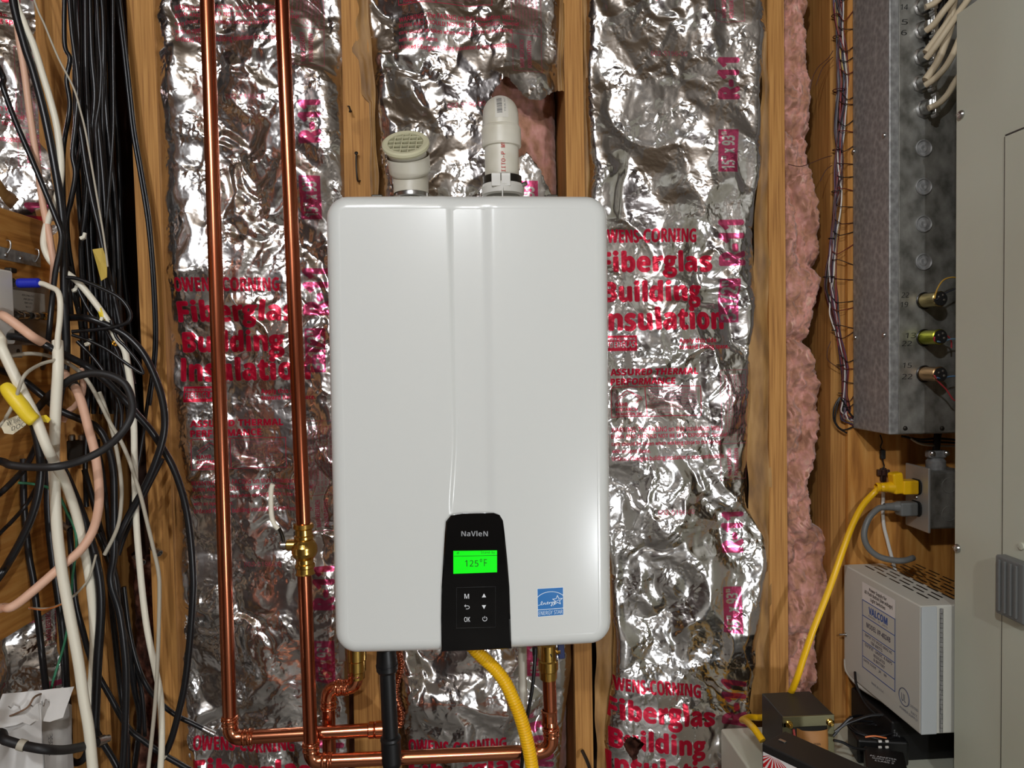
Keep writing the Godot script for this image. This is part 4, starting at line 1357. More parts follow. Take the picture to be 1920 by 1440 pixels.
	# house cables from the clamps, round behind the panel cover
	var runs := [
		[[[1735, 14], [1752, 6], [1768, -10], [1790, -40]], "cream cable leaving the topmost steel clamp of the cabinet"],
		[[[1736, 58], [1752, 44], [1770, 20], [1790, -5], [1810, -40]], "cream cable leaving the second steel clamp of the cabinet"],
		[[[1735, 98], [1756, 70], [1775, 42], [1788, 10], [1792, -40]], "cream cable from the third clamp, upper of the two there"],
		[[[1736, 110], [1752, 90], [1776, 55], [1800, 20], [1822, -10], [1840, -40]], "cream cable from the third clamp, lower of the two there"],
		[[[1735, 150], [1757, 118], [1770, 86], [1782, 50], [1785, 20], [1788, -40]], "long cream cable from the fourth clamp, rising steeply"],
		[[[1735, 160], [1752, 148], [1771, 128], [1785, 105], [1797, 78], [1812, 40]], "cream cable from the fourth clamp, bending behind the grey panel cover"],
		[[[1741, 203], [1760, 194], [1776, 178], [1788, 158], [1800, 140], [1815, 120]], "cream cable from the lowest clamp with faint print, behind the panel cover"],
	]
	for i in runs.size():
		var pts := PackedVector3Array()
		for k in runs[i][0].size(): pts.append(at(runs[i][0][k][0], runs[i][0][k][1], zf + 0.026 + (0.012 if i % 2 else 0.004) * minf(k, 2)))
		solo("house_cable", tube_mb(smooth(pts, 6), 0.0052 if i != 4 else 0.0062, 12), M.romex, runs[i][1], "cable", "cream cables at the cabinet clamps")
	for i in 3:
		var pts := PackedVector3Array()
		for q in [[1742 + i * 9, 70 - i * 4], [1754 + i * 7, 44], [1764 + i * 6, 10], [1770 + i * 7, -40]]: pts.append(at(q[0], q[1], zf + 0.012))
		solo("house_cable", tube_mb(smooth(pts, 5), 0.0055, 10), M.coax_dull, ["black cable behind the cream cables, nearest the clamps", "black cable behind the cream cables, middle of the dark trio", "black cable behind the cream cables, nearest the panel cover"][i], "cable", "black cables behind the cream ones")

func harness() -> void:
	var o := thing("wire_harness", "laced bundle of thin multicoloured wires running down the stud beside the galvanized cabinet", "wires", at(1575, 800, 0.02))
	var mid := [[-60, 1564], [0, 1566], [60, 1569], [100, 1572], [160, 1573], [200, 1571], [250, 1568], [285, 1567], [360, 1568], [445, 1559], [500, 1554], [540, 1553], [590, 1558], [620, 1564], [670, 1574], [690, 1577], [738, 1576], [765, 1578]]
	var wid := [[-60, 9], [60, 7], [100, 8], [200, 11], [250, 9], [285, 5], [360, 8], [445, 5], [540, 11], [590, 8], [620, 4], [670, 6], [690, 7], [738, 3.5], [765, 10]]
	var cols := [rgb(120, 36, 40), rgb(70, 26, 30), rgb(210, 204, 196), rgb(60, 58, 64), rgb(150, 120, 60), rgb(86, 58, 84), rgb(30, 28, 30), rgb(140, 50, 50), rgb(176, 168, 164), rgb(92, 54, 34), rgb(196, 168, 90), rgb(60, 40, 60), rgb(40, 34, 34), rgb(104, 98, 104), rgb(150, 70, 64), rgb(226, 220, 210), rgb(54, 60, 84), rgb(84, 30, 28)]
	rng.seed = 7
	for i in cols.size():
		var pts := PackedVector3Array()
		var ph := rng.randf() * TAU
		var fr := rng.randf_range(1.2, 3.0)
		var rad := 0.35 + 0.65 * sqrt(rng.randf())
		for k in 84:
			var py := -60.0 + k * 10.0
			var a := ph + fr * sin(py * 0.008 + ph) + py * 0.006 * (1 if i % 2 else -1)
			var w := edge(wid, py)
			var p := at(edge(mid, py) + cos(a) * w * rad * 1.15 + 1.6 * sin(py * 0.045 + ph * 3.0), py, 0.0)
			p.z = 0.0085 + 0.007 * (0.5 + 0.5 * sin(a) * rad)
			pts.append(p)
		var c: Color = cols[i]
		pts.append(at(1578 + (i % 4) * 4, 778 + i * 0.6, 0.012)); pts.append(at(1602, 784 + (i % 6) * 3, 0.012))
		put("wire", tube_mb(smooth(pts, 2), 0.0015, 6), mat(c, 0.45), o)
	for y in [-10, 30, 70, 170, 282, 360, 448, 520, 620, 685, 738]:
		var c := at(edge(mid, y), y, 0.012)
		var rr := edge(wid, y) * 0.00105
		var pts := PackedVector3Array()
		for k in 15:
			var a := TAU * k / 14.0
			pts.append(c + Vector3(cos(a) * rr, 0.001 * sin(a * 0.5), sin(a) * minf(rr, 0.010)))
		put("lacing_tie", tube_mb(pts, 0.0009, 6), mat(rgb(66, 20, 22), 0.5) if y < 300 else M.coax, o)
	# leads leaving towards the cabinet
	for i in 30:
		var y := -30.0 + i * 27.5 + rng.randf_range(-8, 8)
		var x0 := edge(mid, y)
		var sag := rng.randf_range(4, 18)
		var pts := PackedVector3Array([at(x0, y, 0.012), at(x0 + 9, y + sag * 0.5, 0.02), at(x0 + 17, y + sag * rng.randf_range(0.4, 1.2), 0.018), at(1604, y + rng.randf_range(-14, 14), 0.012)])
		put("lead_wire", tube_mb(smooth(pts, 5), 0.0009, 5), mat([rgb(60, 22, 18), rgb(30, 24, 22), rgb(110, 40, 30), rgb(70, 50, 40)][i % 4], 0.5), o)
	for q in [[[1562, 95], [1552, 110], [1535, 125], [1524, 145], [1519, 170]], [[1562, 107], [1550, 118], [1540, 132], [1530, 160]], [[1560, 292], [1545, 296], [1520, 306], [1500, 312], [1478, 308]], [[1560, 310], [1548, 320], [1538, 340]], [[1558, 640], [1552, 655], [1551, 672], [1560, 682], [1574, 690]]]:
		var pts := PackedVector3Array()
		for p in q: pts.append(at(p[0], p[1], 0.022))
		put("stray_wire", tube_mb(smooth(pts, 5), 0.0008, 5), mat(rgb(70, 34, 22), 0.5), o)
	for q in [[[1574, 745], [1564, 765], [1563, 785], [1572, 802], [1588, 812]], [[1576, 745], [1570, 760], [1566, 790], [1580, 806], [1600, 800]], [[1578, 748], [1588, 765], [1596, 778], [1604, 784]]]:
		var pts := PackedVector3Array()
		for p in q: pts.append(at(p[0], p[1], 0.016))
		put("wire", tube_mb(smooth(pts, 6), 0.0016, 6), M.coax, o)

func panel() -> void:
	var far := at(1793.5, 27, 0.268)
	var x := far.x
	var bot := atx(1781, 1440, x).y
	var yt := far.y
	var z0 := far.z; var z1 := z0 + 0.50; var yb := bot - 0.12
	var o := thing("electrical_panel", "large grey electrical panel cover with door seam and latch on the right wall", "electrical panel", Vector3(x + 0.06, yb, (z0 + z1) / 2))
	var tub := MB.new()
	tub.rbox(Vector3(0.20, yt - yb - 0.03, z1 - z0 - 0.03), 0.002, Transform3D(Basis(), Vector3(x + 0.109, (yt + yb) / 2, (z0 + z1) / 2)))
	put("tub", tub, M.panel_grey, o)
	var cov := MB.new()
	cov.rbox(Vector3(0.009, yt - yb, z1 - z0), 0.0012, Transform3D(Basis(), Vector3(x + 0.0045, (yt + yb) / 2, (z0 + z1) / 2)))
	put("cover", cov, M.panel_grey, o)
	var s := atx(1886, 256, x)
	var zs := s.z
	var door := MB.new()
	door.rbox(Vector3(0.003, s.y - yb - 0.1, z1 - zs - 0.05), 0.0008, Transform3D(Basis(), Vector3(x - 0.0002, (s.y + yb + 0.1) / 2, (zs + z1 - 0.05) / 2)))
	put("door", door, M.panel_grey, o)
	var dr := o.get_node("door")
	var gap := MB.new()
	gap.rbox(Vector3(0.0012, s.y - yb - 0.1, 0.0016), 0.0002, Transform3D(Basis(), Vector3(x - 0.0003, (s.y + yb + 0.1) / 2, zs - 0.0012)))
	gap.rbox(Vector3(0.0016, 0.0022, z1 - zs - 0.05), 0.0002, Transform3D(Basis(), Vector3(x - 0.0004, s.y + 0.0015, (zs + z1 - 0.05) / 2)))
	put("door_gap", gap, M.dark_steel, o)
	var h := atx(1904, 1100, x)
	var lt := MB.new()
	var h0 := atx(1886, 1080, x)
	lt.rbox(Vector3(0.016, 0.085, 0.055), 0.003, Transform3D(Basis(), Vector3(x - 0.009, h.y, h0.z + 0.028)))
	for k in 4: lt.rbox(Vector3(0.004, 0.074, 0.004), 0.001, Transform3D(Basis(), Vector3(x - 0.0175, h.y, h0.z + 0.010 + k * 0.011)))
	put("latch", lt, M.cord_grey, dr, "darker grey ribbed latch")
	var kn := MB.new()
	kn.lathe([[0.005, 0.0], [0.005, 0.003], [0.0003, 0.0035]], atx(1917, 1024, x - 0.0015), Vector3(-1, 0, 0), 16)
	put("rivet", kn, M.panel_grey, dr)
	for q in [[1803, 215], [1796, 1028]]:
		put("screw", screw_mb(atx(q[0], q[1], x - 0.0001), Vector3(-1, 0, 0), 0.0068), M.steel, o)

func outlet() -> void:
	var p0 := at(1697, 930, PLY + 0.012)
	var x := p0.x
	var zf := atx(1741, 940, x).z
	var yt := atx(1741, 878, x).y; var yb := atx(1739, 1000, x).y
	var zc := (p0.z + zf) / 2; var yc := (yt + yb) / 2
	var o := thing("outlet_box", "grey metal outlet box with steel face plate below the galvanized cabinet", "outlet", Vector3(x, yb, zc))
	var pl := MB.new()
	pl.rbox(Vector3(0.005, yt - yb, zf - p0.z), 0.0022, Transform3D(Basis(), Vector3(x + 0.0025, yc, zc)), 3)
	put("face_plate", pl, M.plate, o)
	var bx := MB.new()
	var bw := 0.055
	bx.rbox(Vector3(0.075, yt - yb - 0.012, bw), 0.006, Transform3D(Basis(), Vector3(x + 0.041, yc - 0.001, zc + 0.002)), 3)
	put("box_body", bx, M.galv_dull, o)
	for s in [1, -1]:
		var k := MB.new()
		k.lathe([[0.0145, 0.0], [0.0142, 0.0009], [0.0128, 0.0009], [0.0124, 0.0002], [0.0003, 0.0004]], Vector3(x + 0.044, yc + s * 0.026, zc + bw / 2 + 0.002), Vector3(0, 0, 1), 32)
		put("knockout", k, M.galv_dull, o)
		var r := MB.new()
		var c := Vector3(x, yc + s * 0.0205, zc)
		var pts := PackedVector2Array()
		for q in 24:
			var a := TAU * q / 24.0
			pts.append(Vector2(clampf(cos(a) * 0.0185, -0.017, 0.017), clampf(sin(a) * 0.0172, -0.0142, 0.0142)))
		r.prism(pts, -0.002, 0.0022, Transform3D(Basis(Vector3(0, 0, 1), Vector3(0, 1, 0), Vector3(-1, 0, 0)), c), 0.0006)
		put("receptacle", r, M.rubber, o)
	put("screw", screw_mb(Vector3(x - 0.0001, yc, zc), Vector3(-1, 0, 0), 0.0034), M.steel, o)
	# strain relief on top
	var con := MB.new()
	var ct := Vector3(x + 0.036, yt - 0.008, zc + 0.002)
	con.lathe([[0.017, 0.0], [0.017, 0.016], [0.015, 0.019], [0.012, 0.022], [0.0003, 0.022]], ct, Vector3.UP, 24)
	con.rbox(Vector3(0.036, 0.015, 0.018), 0.005, Transform3D(Basis(), ct + Vector3(-0.001, 0.029, 0.002)), 3)
	put("connector", con, M.galv, o)
	for s in [-1, 1]:
		put("screw", screw_mb(ct + Vector3(0.0135 * s, 0.031, 0.0112), Vector3(-0.2, 0, 1), 0.0052), M.steel, o)
	var cb := MB.new()
	cb.tube(smooth(PackedVector3Array([ct + Vector3(0, 0.03, 0), ct + Vector3(0.002, 0.05, 0.0), ct + Vector3(0.012, 0.07, -0.01), ct + Vector3(0.03, 0.08, -0.02), ct + Vector3(0.08, 0.085, -0.02)]), 5), 0.0065, 12)
	put("feed_cable", cb, M.coax_dull, o)
	for i in 3:
		var w := PackedVector3Array([at(1690 + i * 6, 818, 0.03), at(1725, 824 + i * 4, 0.05 + i * 0.01), at(1760, 822 + i * 7, 0.06), at(1800, 826 + i * 5, 0.05)])
		solo("loose_wire", tube_mb(smooth(w, 5), 0.002, 8), [M.coax_dull, M.coax, M.grey_cable][i], ["thin dull black wire under the galvanized cabinet, uppermost of three", "thin glossy black wire under the galvanized cabinet, between two others", "thin grey wire under the galvanized cabinet above the outlet connector"][i], "wire")
	# yellow plug and its extension cord
	var pu := Vector3(x - 0.0025, yc + 0.0205, zc)
	var y := thing("extension_cord", "yellow extension cord plugged into the upper receptacle of the outlet box", "cord", at(1480, 1330, 0.05))
	var pg := MB.new()
	pg.rbox(Vector3(0.030, 0.026, 0.026), 0.003, Transform3D(Basis(), pu + Vector3(-0.015, 0, 0)), 3)
	pg.rbox(Vector3(0.020, 0.040, 0.022), 0.004, Transform3D(Basis(Vector3(0, 0, 1), 0.12), pu + Vector3(-0.037, 0.008, 0)), 3)
	pg.lathe([[0.0115, 0.0], [0.009, 0.012], [0.0088, 0.020], [0.0072, 0.024], [0.0088, 0.026], [0.0088, 0.030], [0.0066, 0.032]], pu + Vector3(-0.044, 0.0, 0), Vector3(-1, 0.02, 0), 20)
	put("plug", pg, M.yellow, y)
	var e0 := pu + Vector3(-0.066, 0.001, 0)
	var path := PackedVector3Array([e0 + Vector3(0.01, 0, 0), e0])
	for q in [[1636, 927, 0.055], [1616, 950, 0.06], [1598, 985, 0.07], [1583, 1024, 0.08], [1567, 1070, 0.09], [1548, 1122, 0.095], [1525, 1180, 0.10], [1507, 1232, 0.10], [1493, 1275, 0.095], [1477, 1310, 0.064], [1458, 1336, 0.045], [1430, 1345, 0.035], [1405, 1345, 0.04], [1392, 1350, 0.09], [1399, 1352, 0.14], [1412, 1364, 0.19], [1422, 1377, 0.205], [1430, 1389, 0.215]]:
		path.append(at(q[0], q[1], q[2]))
	put("jacket", tube_mb(smooth(path, 6), 0.0058, 14), M.yellow, y)
	# grey plug and lead to the supply box
	var pd := Vector3(x - 0.0025, yc - 0.0205, zc)
	var g := thing("power_cable", "grey power cord looping from the lower receptacle to the grey power supply box", "cord", at(1660, 1045, 0.05))
	var gp := MB.new()
	gp.rbox(Vector3(0.034, 0.026, 0.024), 0.004, Transform3D(Basis(), pd + Vector3(-0.017, 0, 0)), 3)
	gp.lathe([[0.0105, 0.0], [0.0075, 0.012], [0.0065, 0.028]], pd + Vector3(-0.032, 0.004, 0), Vector3(-1, 0.02, 0), 18)
	put("plug", gp, M.cord_grey, g)
	var gpath := PackedVector3Array([pd + Vector3(-0.05, 0.004, 0), pd + Vector3(-0.062, 0.0035, 0)])
	for q in [[1646, 954, 0.06], [1629, 972, 0.064], [1620, 1000, 0.068], [1626, 1024, 0.072], [1645, 1042, 0.078], [1672, 1050, 0.085], [1695, 1051, 0.088], [1712, 1046, 0.075]]:
		gpath.append(at(q[0], q[1], q[2]))
	put("jacket", tube_mb(smooth(gpath, 6), 0.0055, 14), M.cord_grey, g)
	# white strip of cable tacked to the board, inline module above it
	var wpts := PackedVector3Array()
	for q in [[1656, 905], [1656, 930], [1655, 955], [1657, 985], [1663, 1010], [1672, 1045], [1680, 1075]]: wpts.append(at(q[0], q[1], PLY + 0.005))
	solo("flat_cable", tube_mb(smooth(wpts, 5), 0.0034, 8), M.white_plastic, "flat white cable tacked on the plywood behind the grey cord loop", "cable")
	var md := thing("inline_module", "small dark module and terminal block wired on the plywood below the galvanized cabinet", "module", at(1655, 890, PLY))
	var mb := MB.new()
	mb.rbox(Vector3(0.009, 0.018, 0.008), 0.002, Transform3D(Basis(), at(1655, 852, PLY + 0.006)))
	put("capsule", mb, M.rubber, md)
	var tb := MB.new()
	for k in 3: tb.rbox(Vector3(0.007, 0.012, 0.008), 0.0015, Transform3D(Basis(), at(1648 + k * 8, 886, PLY + 0.005)))
	tb.rbox(Vector3(0.012, 0.026, 0.005), 0.0015, Transform3D(Basis(), at(1656, 890, PLY + 0.003)))
	put("terminal_block", tb, mat(rgb(58, 34, 26), 0.5), md)
	var ww := MB.new()
	ww.tube(smooth(PackedVector3Array([at(1650, 815, PLY + 0.004), at(1654, 828, PLY + 0.006), at(1651, 838, PLY + 0.006), at(1654, 845, PLY + 0.006), at(1655, 862, PLY + 0.006), at(1658, 874, PLY + 0.006), at(1655, 880, PLY + 0.006), at(1657, 905, PLY + 0.005)]), 5), 0.0012, 6)
	put("lead_wire", ww, M.coax, md)

func supply() -> void:
	var b0 := at(1582, 1058, PLY + 0.001)
	var x := b0.x
	var f0 := atx(1726, 1137, x)
	var z1 := f0.z
	var yt := (b0.y + f0.y) / 2
	var yb := (at(1582, 1262, PLY).y + atx(1726, 1375, x).y) / 2
	var zb := PLY + 0.001
	var x1 := at(1790, 1250, z1).x + 0.02
	var o := thing("power_supply", "grey wall-mounted power supply box with printed label and slotted top", "power supply", Vector3(x, yb, 0.1))
	var yc := (yt + yb) / 2; var zc := (zb + z1) / 2
	var b := MB.new()
	b.rbox(Vector3(x1 - x, yt - yb, z1 - zb), 0.0028, Transform3D(Basis(), Vector3((x + x1) / 2, yc, zc)), 3)
	put("case", b, M.supply_grey, o)
	var mid := at(1756, 1250, z1).x
	var d := MB.new()
	d.rbox(Vector3(mid - x - 0.001, yt - yb - 0.002, 0.003), 0.001, Transform3D(Basis(), Vector3((x + mid) / 2, yc, z1 + 0.0008)))
	put("front_flange", d, mat(rgb(186, 192, 194), 0.5), o)
	var hn := MB.new()
	var hxp := at(1763, 1250, z1).x
	for k in 26:
		var y0 := yb + 0.004 + (yt - yb - 0.008) * k / 26.0
		hn.lathe([[0.0025, 0.0004], [0.0025, (yt - yb - 0.008) / 26.0 - 0.0004]], Vector3(hxp, y0, z1 + 0.003), Vector3.UP, 8)
	put("hinge", hn, M.galv, o)
	# rows of slots through the top
	for j in 9:
		for i in 5:
			var zz := lerpf(zb + 0.010, z1 - 0.03, (i + 0.5) / 5.0) + (0.010 if j % 2 else 0.0)
			var sl := MB.new()
			sl.rbox(Vector3(0.0034, 0.001, 0.030), 0.0004, Transform3D(Basis(), Vector3(x + 0.035 + j * 0.0125, yt + 0.0002, zz)), 1)
			put("vent_slot", sl, M.black_seam, o)
	put("screw", screw_mb(Vector3(x - 0.0001, lerpf(yb, yt, 0.36), zb + 0.008), Vector3(-1, 0, 0), 0.004), M.steel, o)
	var sh := MB.new()
	sh.tube(PackedVector3Array([Vector3(x + 0.001, lerpf(yb, yt, 0.36), zb + 0.006), Vector3(x - 0.012, lerpf(yb, yt, 0.36), zb + 0.006)]), 0.0018, 8)
	put("stud_screw", sh, M.steel, o)
	# pressed lower lip curving in under the case
	var lip := MB.new()
	lip.tube(smooth(PackedVector3Array([Vector3(x + 0.004, yb + 0.025, zb + 0.002), Vector3(x + 0.004, yb + 0.004, zb + 0.008), Vector3(x + 0.006, yb - 0.006, zb + 0.05), Vector3(x + 0.012, yb - 0.002, zb + 0.12)]), 6), 0.005, 10)
	put("mounting_lip", lip, M.supply_grey, o)
	# label: printed panel and white paper strip
	var A := atx(1617, 1091, x); var B := atx(1679, 1124, x)
	var z2 := B.z; var z3 := A.z
	var yl := (A.y + B.y) / 2
	var y2 := (atx(1617, 1251, x).y + atx(1679, 1297, x).y) / 2
	var grey := [rgb(206, 206, 196)]; var blue := [rgb(40, 84, 160)]; var white := [rgb(236, 234, 230)]; var ink := [rgb(60, 64, 84)]
	var H := 1400; var W := 800
	var cv := Canvas.new(W, H, [grey[0]])
	var split := int(H * 0.205)
	cv.rect(0, 0, W, split, white)
	cv.text("Power Supply for", 180, 40, 600, 110, [rgb(40, 38, 40)], 1.0)
	cv.text("All Push Button (low voltage)", 60, 110, 740, 185, [rgb(40, 38, 40)], 1.0)
	cv.text("Light Switches", 210, 190, 570, 260, [rgb(40, 38, 40)], 1.0)
	cv.frame(0, split, W, H, 14, blue)
	for q in [0.385, 0.56, 0.68, 0.86]: cv.rect(0, H * q, W, H * q + 14, blue)
	cv.text("VALCOM", 170, 350, 620, 460, blue, 4.0)
	cv.text("ROANOKE, VA  24015", 160, 480, 620, 515, ink, 0.0, 0, "Droid Sans Mono", 400)
	cv.text("MODEL VP-4024B", 110, 620, 690, 700, ink, 1.0)
	cv.text("INPUT 117 VOLTS 60HZ AC", 70, 815, 730, 860, ink, 0.5)
	cv.text("150 WATTS", 220, 880, 500, 930, ink, 0.5)
	cv.text("OUTPUT  -24VDC  4 AMPS", 70, 975, 730, 1025, ink, 0.5)
	cv.text("REGULATED", 290, 1050, 560, 1098, ink, 0.5)
	cv.text("& BATTERY", 290, 1120, 560, 1168, ink, 0.5)
	cv.text("DATE CODE    JA    90", 40, 1240, 600, 1290, ink, 0.5)
	var lm := mat(Color.WHITE, 0.5)
	lm.albedo_texture = cv.done()
	var lb := MB.new()
	var lx := x - 0.0004
	lb.quad(Vector3(lx, y2, z3), Vector3(lx, y2, z2), Vector3(lx, yl, z2), Vector3(lx, yl, z3))
	put("label", lb, lm, o, "printed label with a white paper strip on top")
	var T := func(s: String, px: float, py: float, h: float, w: float):
		put("print", letters(s, atx(px, py, lx), Vector3(0, 0, 1), Vector3.UP, h, w, "Droid Sans", 400), mat(rgb(70, 78, 110), 0.5), o)
	T.call("MADE IN U.S.A.", 1634, 1282, 0.004, 0.040)
	T.call("LISTED", 1706, 1324, 0.004, 0.022)
	T.call("ELECT.", 1708, 1337, 0.004, 0.018)
	T.call("POWER SUPPLY", 1687, 1327, 0.004, 0.050)
	T.call("UL", 1690, 1312, 0.013, 0.013)
	var ul := MB.new()
	var uc := atx(1695, 1307, lx)
	var rp := PackedVector3Array()
	for k in 29: rp.append(uc + Vector3(0, sin(TAU * k / 28.0), cos(TAU * k / 28.0)) * 0.0145)
	ul.tube(rp, 0.0006, 5)
	put("print", ul, mat(rgb(70, 78, 110), 0.5), o)

func shelf_things() -> void:
	# low grey metal cabinet they all stand on
	var p := at(1350, 1364, 0.012)
	var yt := p.y; var x0 := p.x
	var o := thing("metal_cabinet", "low light-grey metal cabinet at the lower right carrying transformer and adapters", "cabinet", Vector3(x0 + 0.25, 0.3, 0.16))
	var b := MB.new()
	var xr := at(1779, 1440, 0.268).x - 0.006
	b.rbox(Vector3(xr - x0, yt - 0.3, 0.33), 0.004, Transform3D(Basis(), Vector3((x0 + xr) / 2, (yt + 0.3) / 2, 0.18)), 3)
	b.rbox(Vector3(0.95 - xr, yt - 0.3, 0.243), 0.004, Transform3D(Basis(), Vector3((xr + 0.95) / 2 - 0.004, (yt + 0.3) / 2, 0.1365)), 3)
	put("body", b, M.panel_grey, o)
	# transformer
	var tl := aty(1441, 1440, yt)
	var zf := 0.165; var zb := 0.075
	var L := at(1467, 1400, zf).x; var R := at(1563, 1400, zf).x
	var yy := at(1510, 1341, zf).y
	var t := thing("transformer", "dark iron-core transformer with brown paper-wrapped coil on the grey cabinet", "transformer", Vector3((L + R) / 2, yt, (zf + zb) / 2))
	var core := MB.new()
	core.rbox(Vector3(R - L, yy - yt, zf - zb), 0.002, Transform3D(Basis(), Vector3((L + R) / 2, (yy + yt) / 2, (zf + zb) / 2)))
	put("core", core, mat(rgb(62, 60, 54), 0.5, 0.3), t)
	var fr := MB.new()
	var fw := R - L; var fh := yy - yt
	for q in [[0.5, 0.90, 1.0, 0.2], [0.09, 0.45, 0.18, 0.9], [0.93, 0.45, 0.14, 0.9], [0.5, 0.06, 1.0, 0.12]]:
		fr.rbox(Vector3(fw * q[2], fh * q[3], 0.004), 0.001, Transform3D(Basis(), Vector3(L + fw * q[0], yt + fh * q[1], zf + 0.0015)))
	put("frame_plate", fr, mat(rgb(120, 116, 86), 0.4, 0.6), t)
	var coil := MB.new()
	var wp := PackedVector3Array()
	for i in 11:
		var a := PI * i / 10.0
		for j in 8:
			var s := j / 7.0
			wp.append(Vector3(L + fw * lerpf(0.26, 0.86, i / 10.0) + 0.0, yt + fh * lerpf(0.03, 0.79, s) , zf + 0.004 + 0.019 * pow(sin(a), 0.3) * (1.0 - 0.3 * pow(absf(s * 2.0 - 1.0), 6.0))))
	coil.grid(wp, 11, 8, false, false)
	put("coil_wrap", coil, mat(rgb(158, 108, 54), 0.6), t, "brown paper-wrapped coil")
	put("print", letters("51B", Vector3(L + fw * 0.58, yt + fh * 0.12, zf + 0.0238), Vector3.UP, Vector3.LEFT, 0.005, 0.016, "Droid Sans Mono", 400), M.ink_black, t)
	put("print", letters("U62A", Vector3(L + fw * 0.74, yt + fh * 0.12, zf + 0.0228), Vector3.UP, Vector3.LEFT, 0.005, 0.022, "Droid Sans Mono", 400), M.ink_black, t)
	put("print", letters("TERA", Vector3(L + fw * 0.49, yt + fh * 0.56, zf + 0.0240), Vector3.RIGHT, Vector3.UP, 0.004, 0.012), M.ink_black, t)
	for s in [0.11, 0.90]:
		var bo := MB.new()
		bo.lathe([[0.0062, 0.0], [0.0062, 0.002], [0.005, 0.003], [0.005, 0.006], [0.0028, 0.0065], [0.0028, 0.011], [0.0003, 0.011]], Vector3(L + fw * s, yt + fh * 0.87, zf + 0.003), Vector3(0, 0, 1), 12)
		put("bolt", bo, M.brass, t)
	var rw := MB.new()
	rw.tube(PackedVector3Array([Vector3(L + fw * 0.19, yt + fh * 0.78, zf + 0.006), Vector3(L + fw * 0.20, yt + fh * 0.6, zf + 0.01), Vector3(L + fw * 0.24, yt + fh * 0.45, zf + 0.02)]), 0.0022, 8)
	put("lead_wire", rw, mat(rgb(176, 70, 66), 0.5), t)
	# sealed battery standing in front, turned
	var c0 := at(1428, 1394, 0.245)
	var dirx := (at(1530, 1448, 0.325) - c0); dirx.y = 0
	dirx = dirx.normalized()
	var dz := Vector3.UP.cross(dirx) * -1.0
	var bat := thing("battery", "black sealed battery with red and white label in front of the transformer", "battery", Vector3(c0.x + 0.07, yt, 0.26))
	var cen := c0 + dirx * 0.075 - Vector3.UP * 0.02
	var inward := Vector3(0.55, 0, -0.2)
	inward = (inward - dirx * inward.dot(dirx)).normalized()
	var bas := Basis(dirx, Vector3.UP, dirx.cross(Vector3.UP))
	var body := MB.new()
	body.rbox(Vector3(0.15, c0.y - yt + 0.002, 0.064), 0.003, Transform3D(bas, Vector3(0, (c0.y + yt) / 2, 0) + Vector3(c0.x, 0, c0.z) + dirx * 0.075 + inward * 0.032), 3)
	put("case", body, mat(rgb(30, 29, 28), 0.5), bat)
	var cv := Canvas.new(512, 256, [rgb(232, 228, 224)])
	for k in 9:
		var a := -0.75 + k * 0.19
		var v := Vector2(70, -20)
		cv.tri(v + Vector2(sin(a), cos(a)) * 30, v + Vector2(sin(a - 0.06), cos(a - 0.06)) * 200, v + Vector2(sin(a + 0.06), cos(a + 0.06)) * 200, [rgb(196, 30, 36)])
	var lm := mat(Color.WHITE, 0.4)
	lm.albedo_texture = cv.done()
	var lb := MB.new()
	var o1 := c0 - inward * 0.0006 + dirx * 0.003
	lb.quad(o1 - Vector3.UP * 0.05, o1 + dirx * 0.144 - Vector3.UP * 0.05, o1 + dirx * 0.144 - Vector3.UP * 0.012, o1 - Vector3.UP * 0.012)
	put("label", lb, lm, bat, "white label with a red sunburst")
	var tm := MB.new()
	tm.rbox(Vector3(0.012, 0.003, 0.006), 0.001, Transform3D(bas, c0 + dirx * 0.018 + inward * 0.03 + Vector3.UP * 0.0015))
	put("terminal", tm, M.steel, bat)
	# adapters and coiled cords
	var a1 := thing("power_adapter", "black plug-in adapter under the coiled black cord beside the transformer", "adapter", aty(1640, 1436, yt))
	var ab := MB.new()
	var ac := at(1645, 1398, 0.14)
	ab.rbox(Vector3(0.085, ac.y + 0.024 - yt, 0.06), 0.005, Transform3D(Basis(Vector3.UP, -0.2), Vector3(ac.x, (ac.y + 0.024 + yt) / 2, ac.z)), 3)
	put("case", ab, M.adapter, a1)
	var led := MB.new()
	led.tube(smooth(PackedVector3Array([at(1622, 1382, 0.178), at(1640, 1380, 0.18), at(1662, 1384, 0.18)]), 5), 0.0014, 6)
	put("lead_wire", led, mat(rgb(214, 120, 70), 0.5), a1)
	for k in 4:
		var sp := MB.new()
		sp.rbox(Vector3(0.006, 0.004, 0.003), 0.001, Transform3D(Basis(), at(1650 + (k % 2) * 13, 1390 + (k / 2) * 11, 0.176)))
		put("terminal", sp, M.white_plastic, a1)
	var a2 := thing("power_adapter", "flat black adapter with white print lying in front of the black case", "adapter", at(1655, 1440, 0.22))
	var b2 := MB.new()
	var c2 := at(1660, 1428, 0.22)
	b2.rbox(Vector3(0.062, c2.y + 0.004 - yt, 0.075), 0.004, Transform3D(Basis(Vector3.UP, -0.45), Vector3(c2.x, (c2.y + 0.004 + yt) / 2, c2.z)), 3)
	put("case", b2, M.adapter, a2)
	var bs := Basis(Vector3.UP, -0.45)
	for k in 3:
		put("print", letters(["AC ADAPTER", "OUTPUT 12V 1A", "CLASS 2"][k], Vector3(c2.x - 0.02, c2.y + 0.0044, c2.z - 0.012 + k * 0.008) , bs * Vector3(1, 0, 0), bs * Vector3(0, 0, -1), 0.0042, 0.04 - k * 0.006), M.print_white, a2)
	var a3 := thing("black_case", "large black equipment case in the corner under the grey power supply box", "case", aty(1730, 1440, yt))
	var b3 := MB.new()
	var q0 := at(1672, 1360, 0.16).x
	var yt3 := at(1700, 1352, 0.16).y
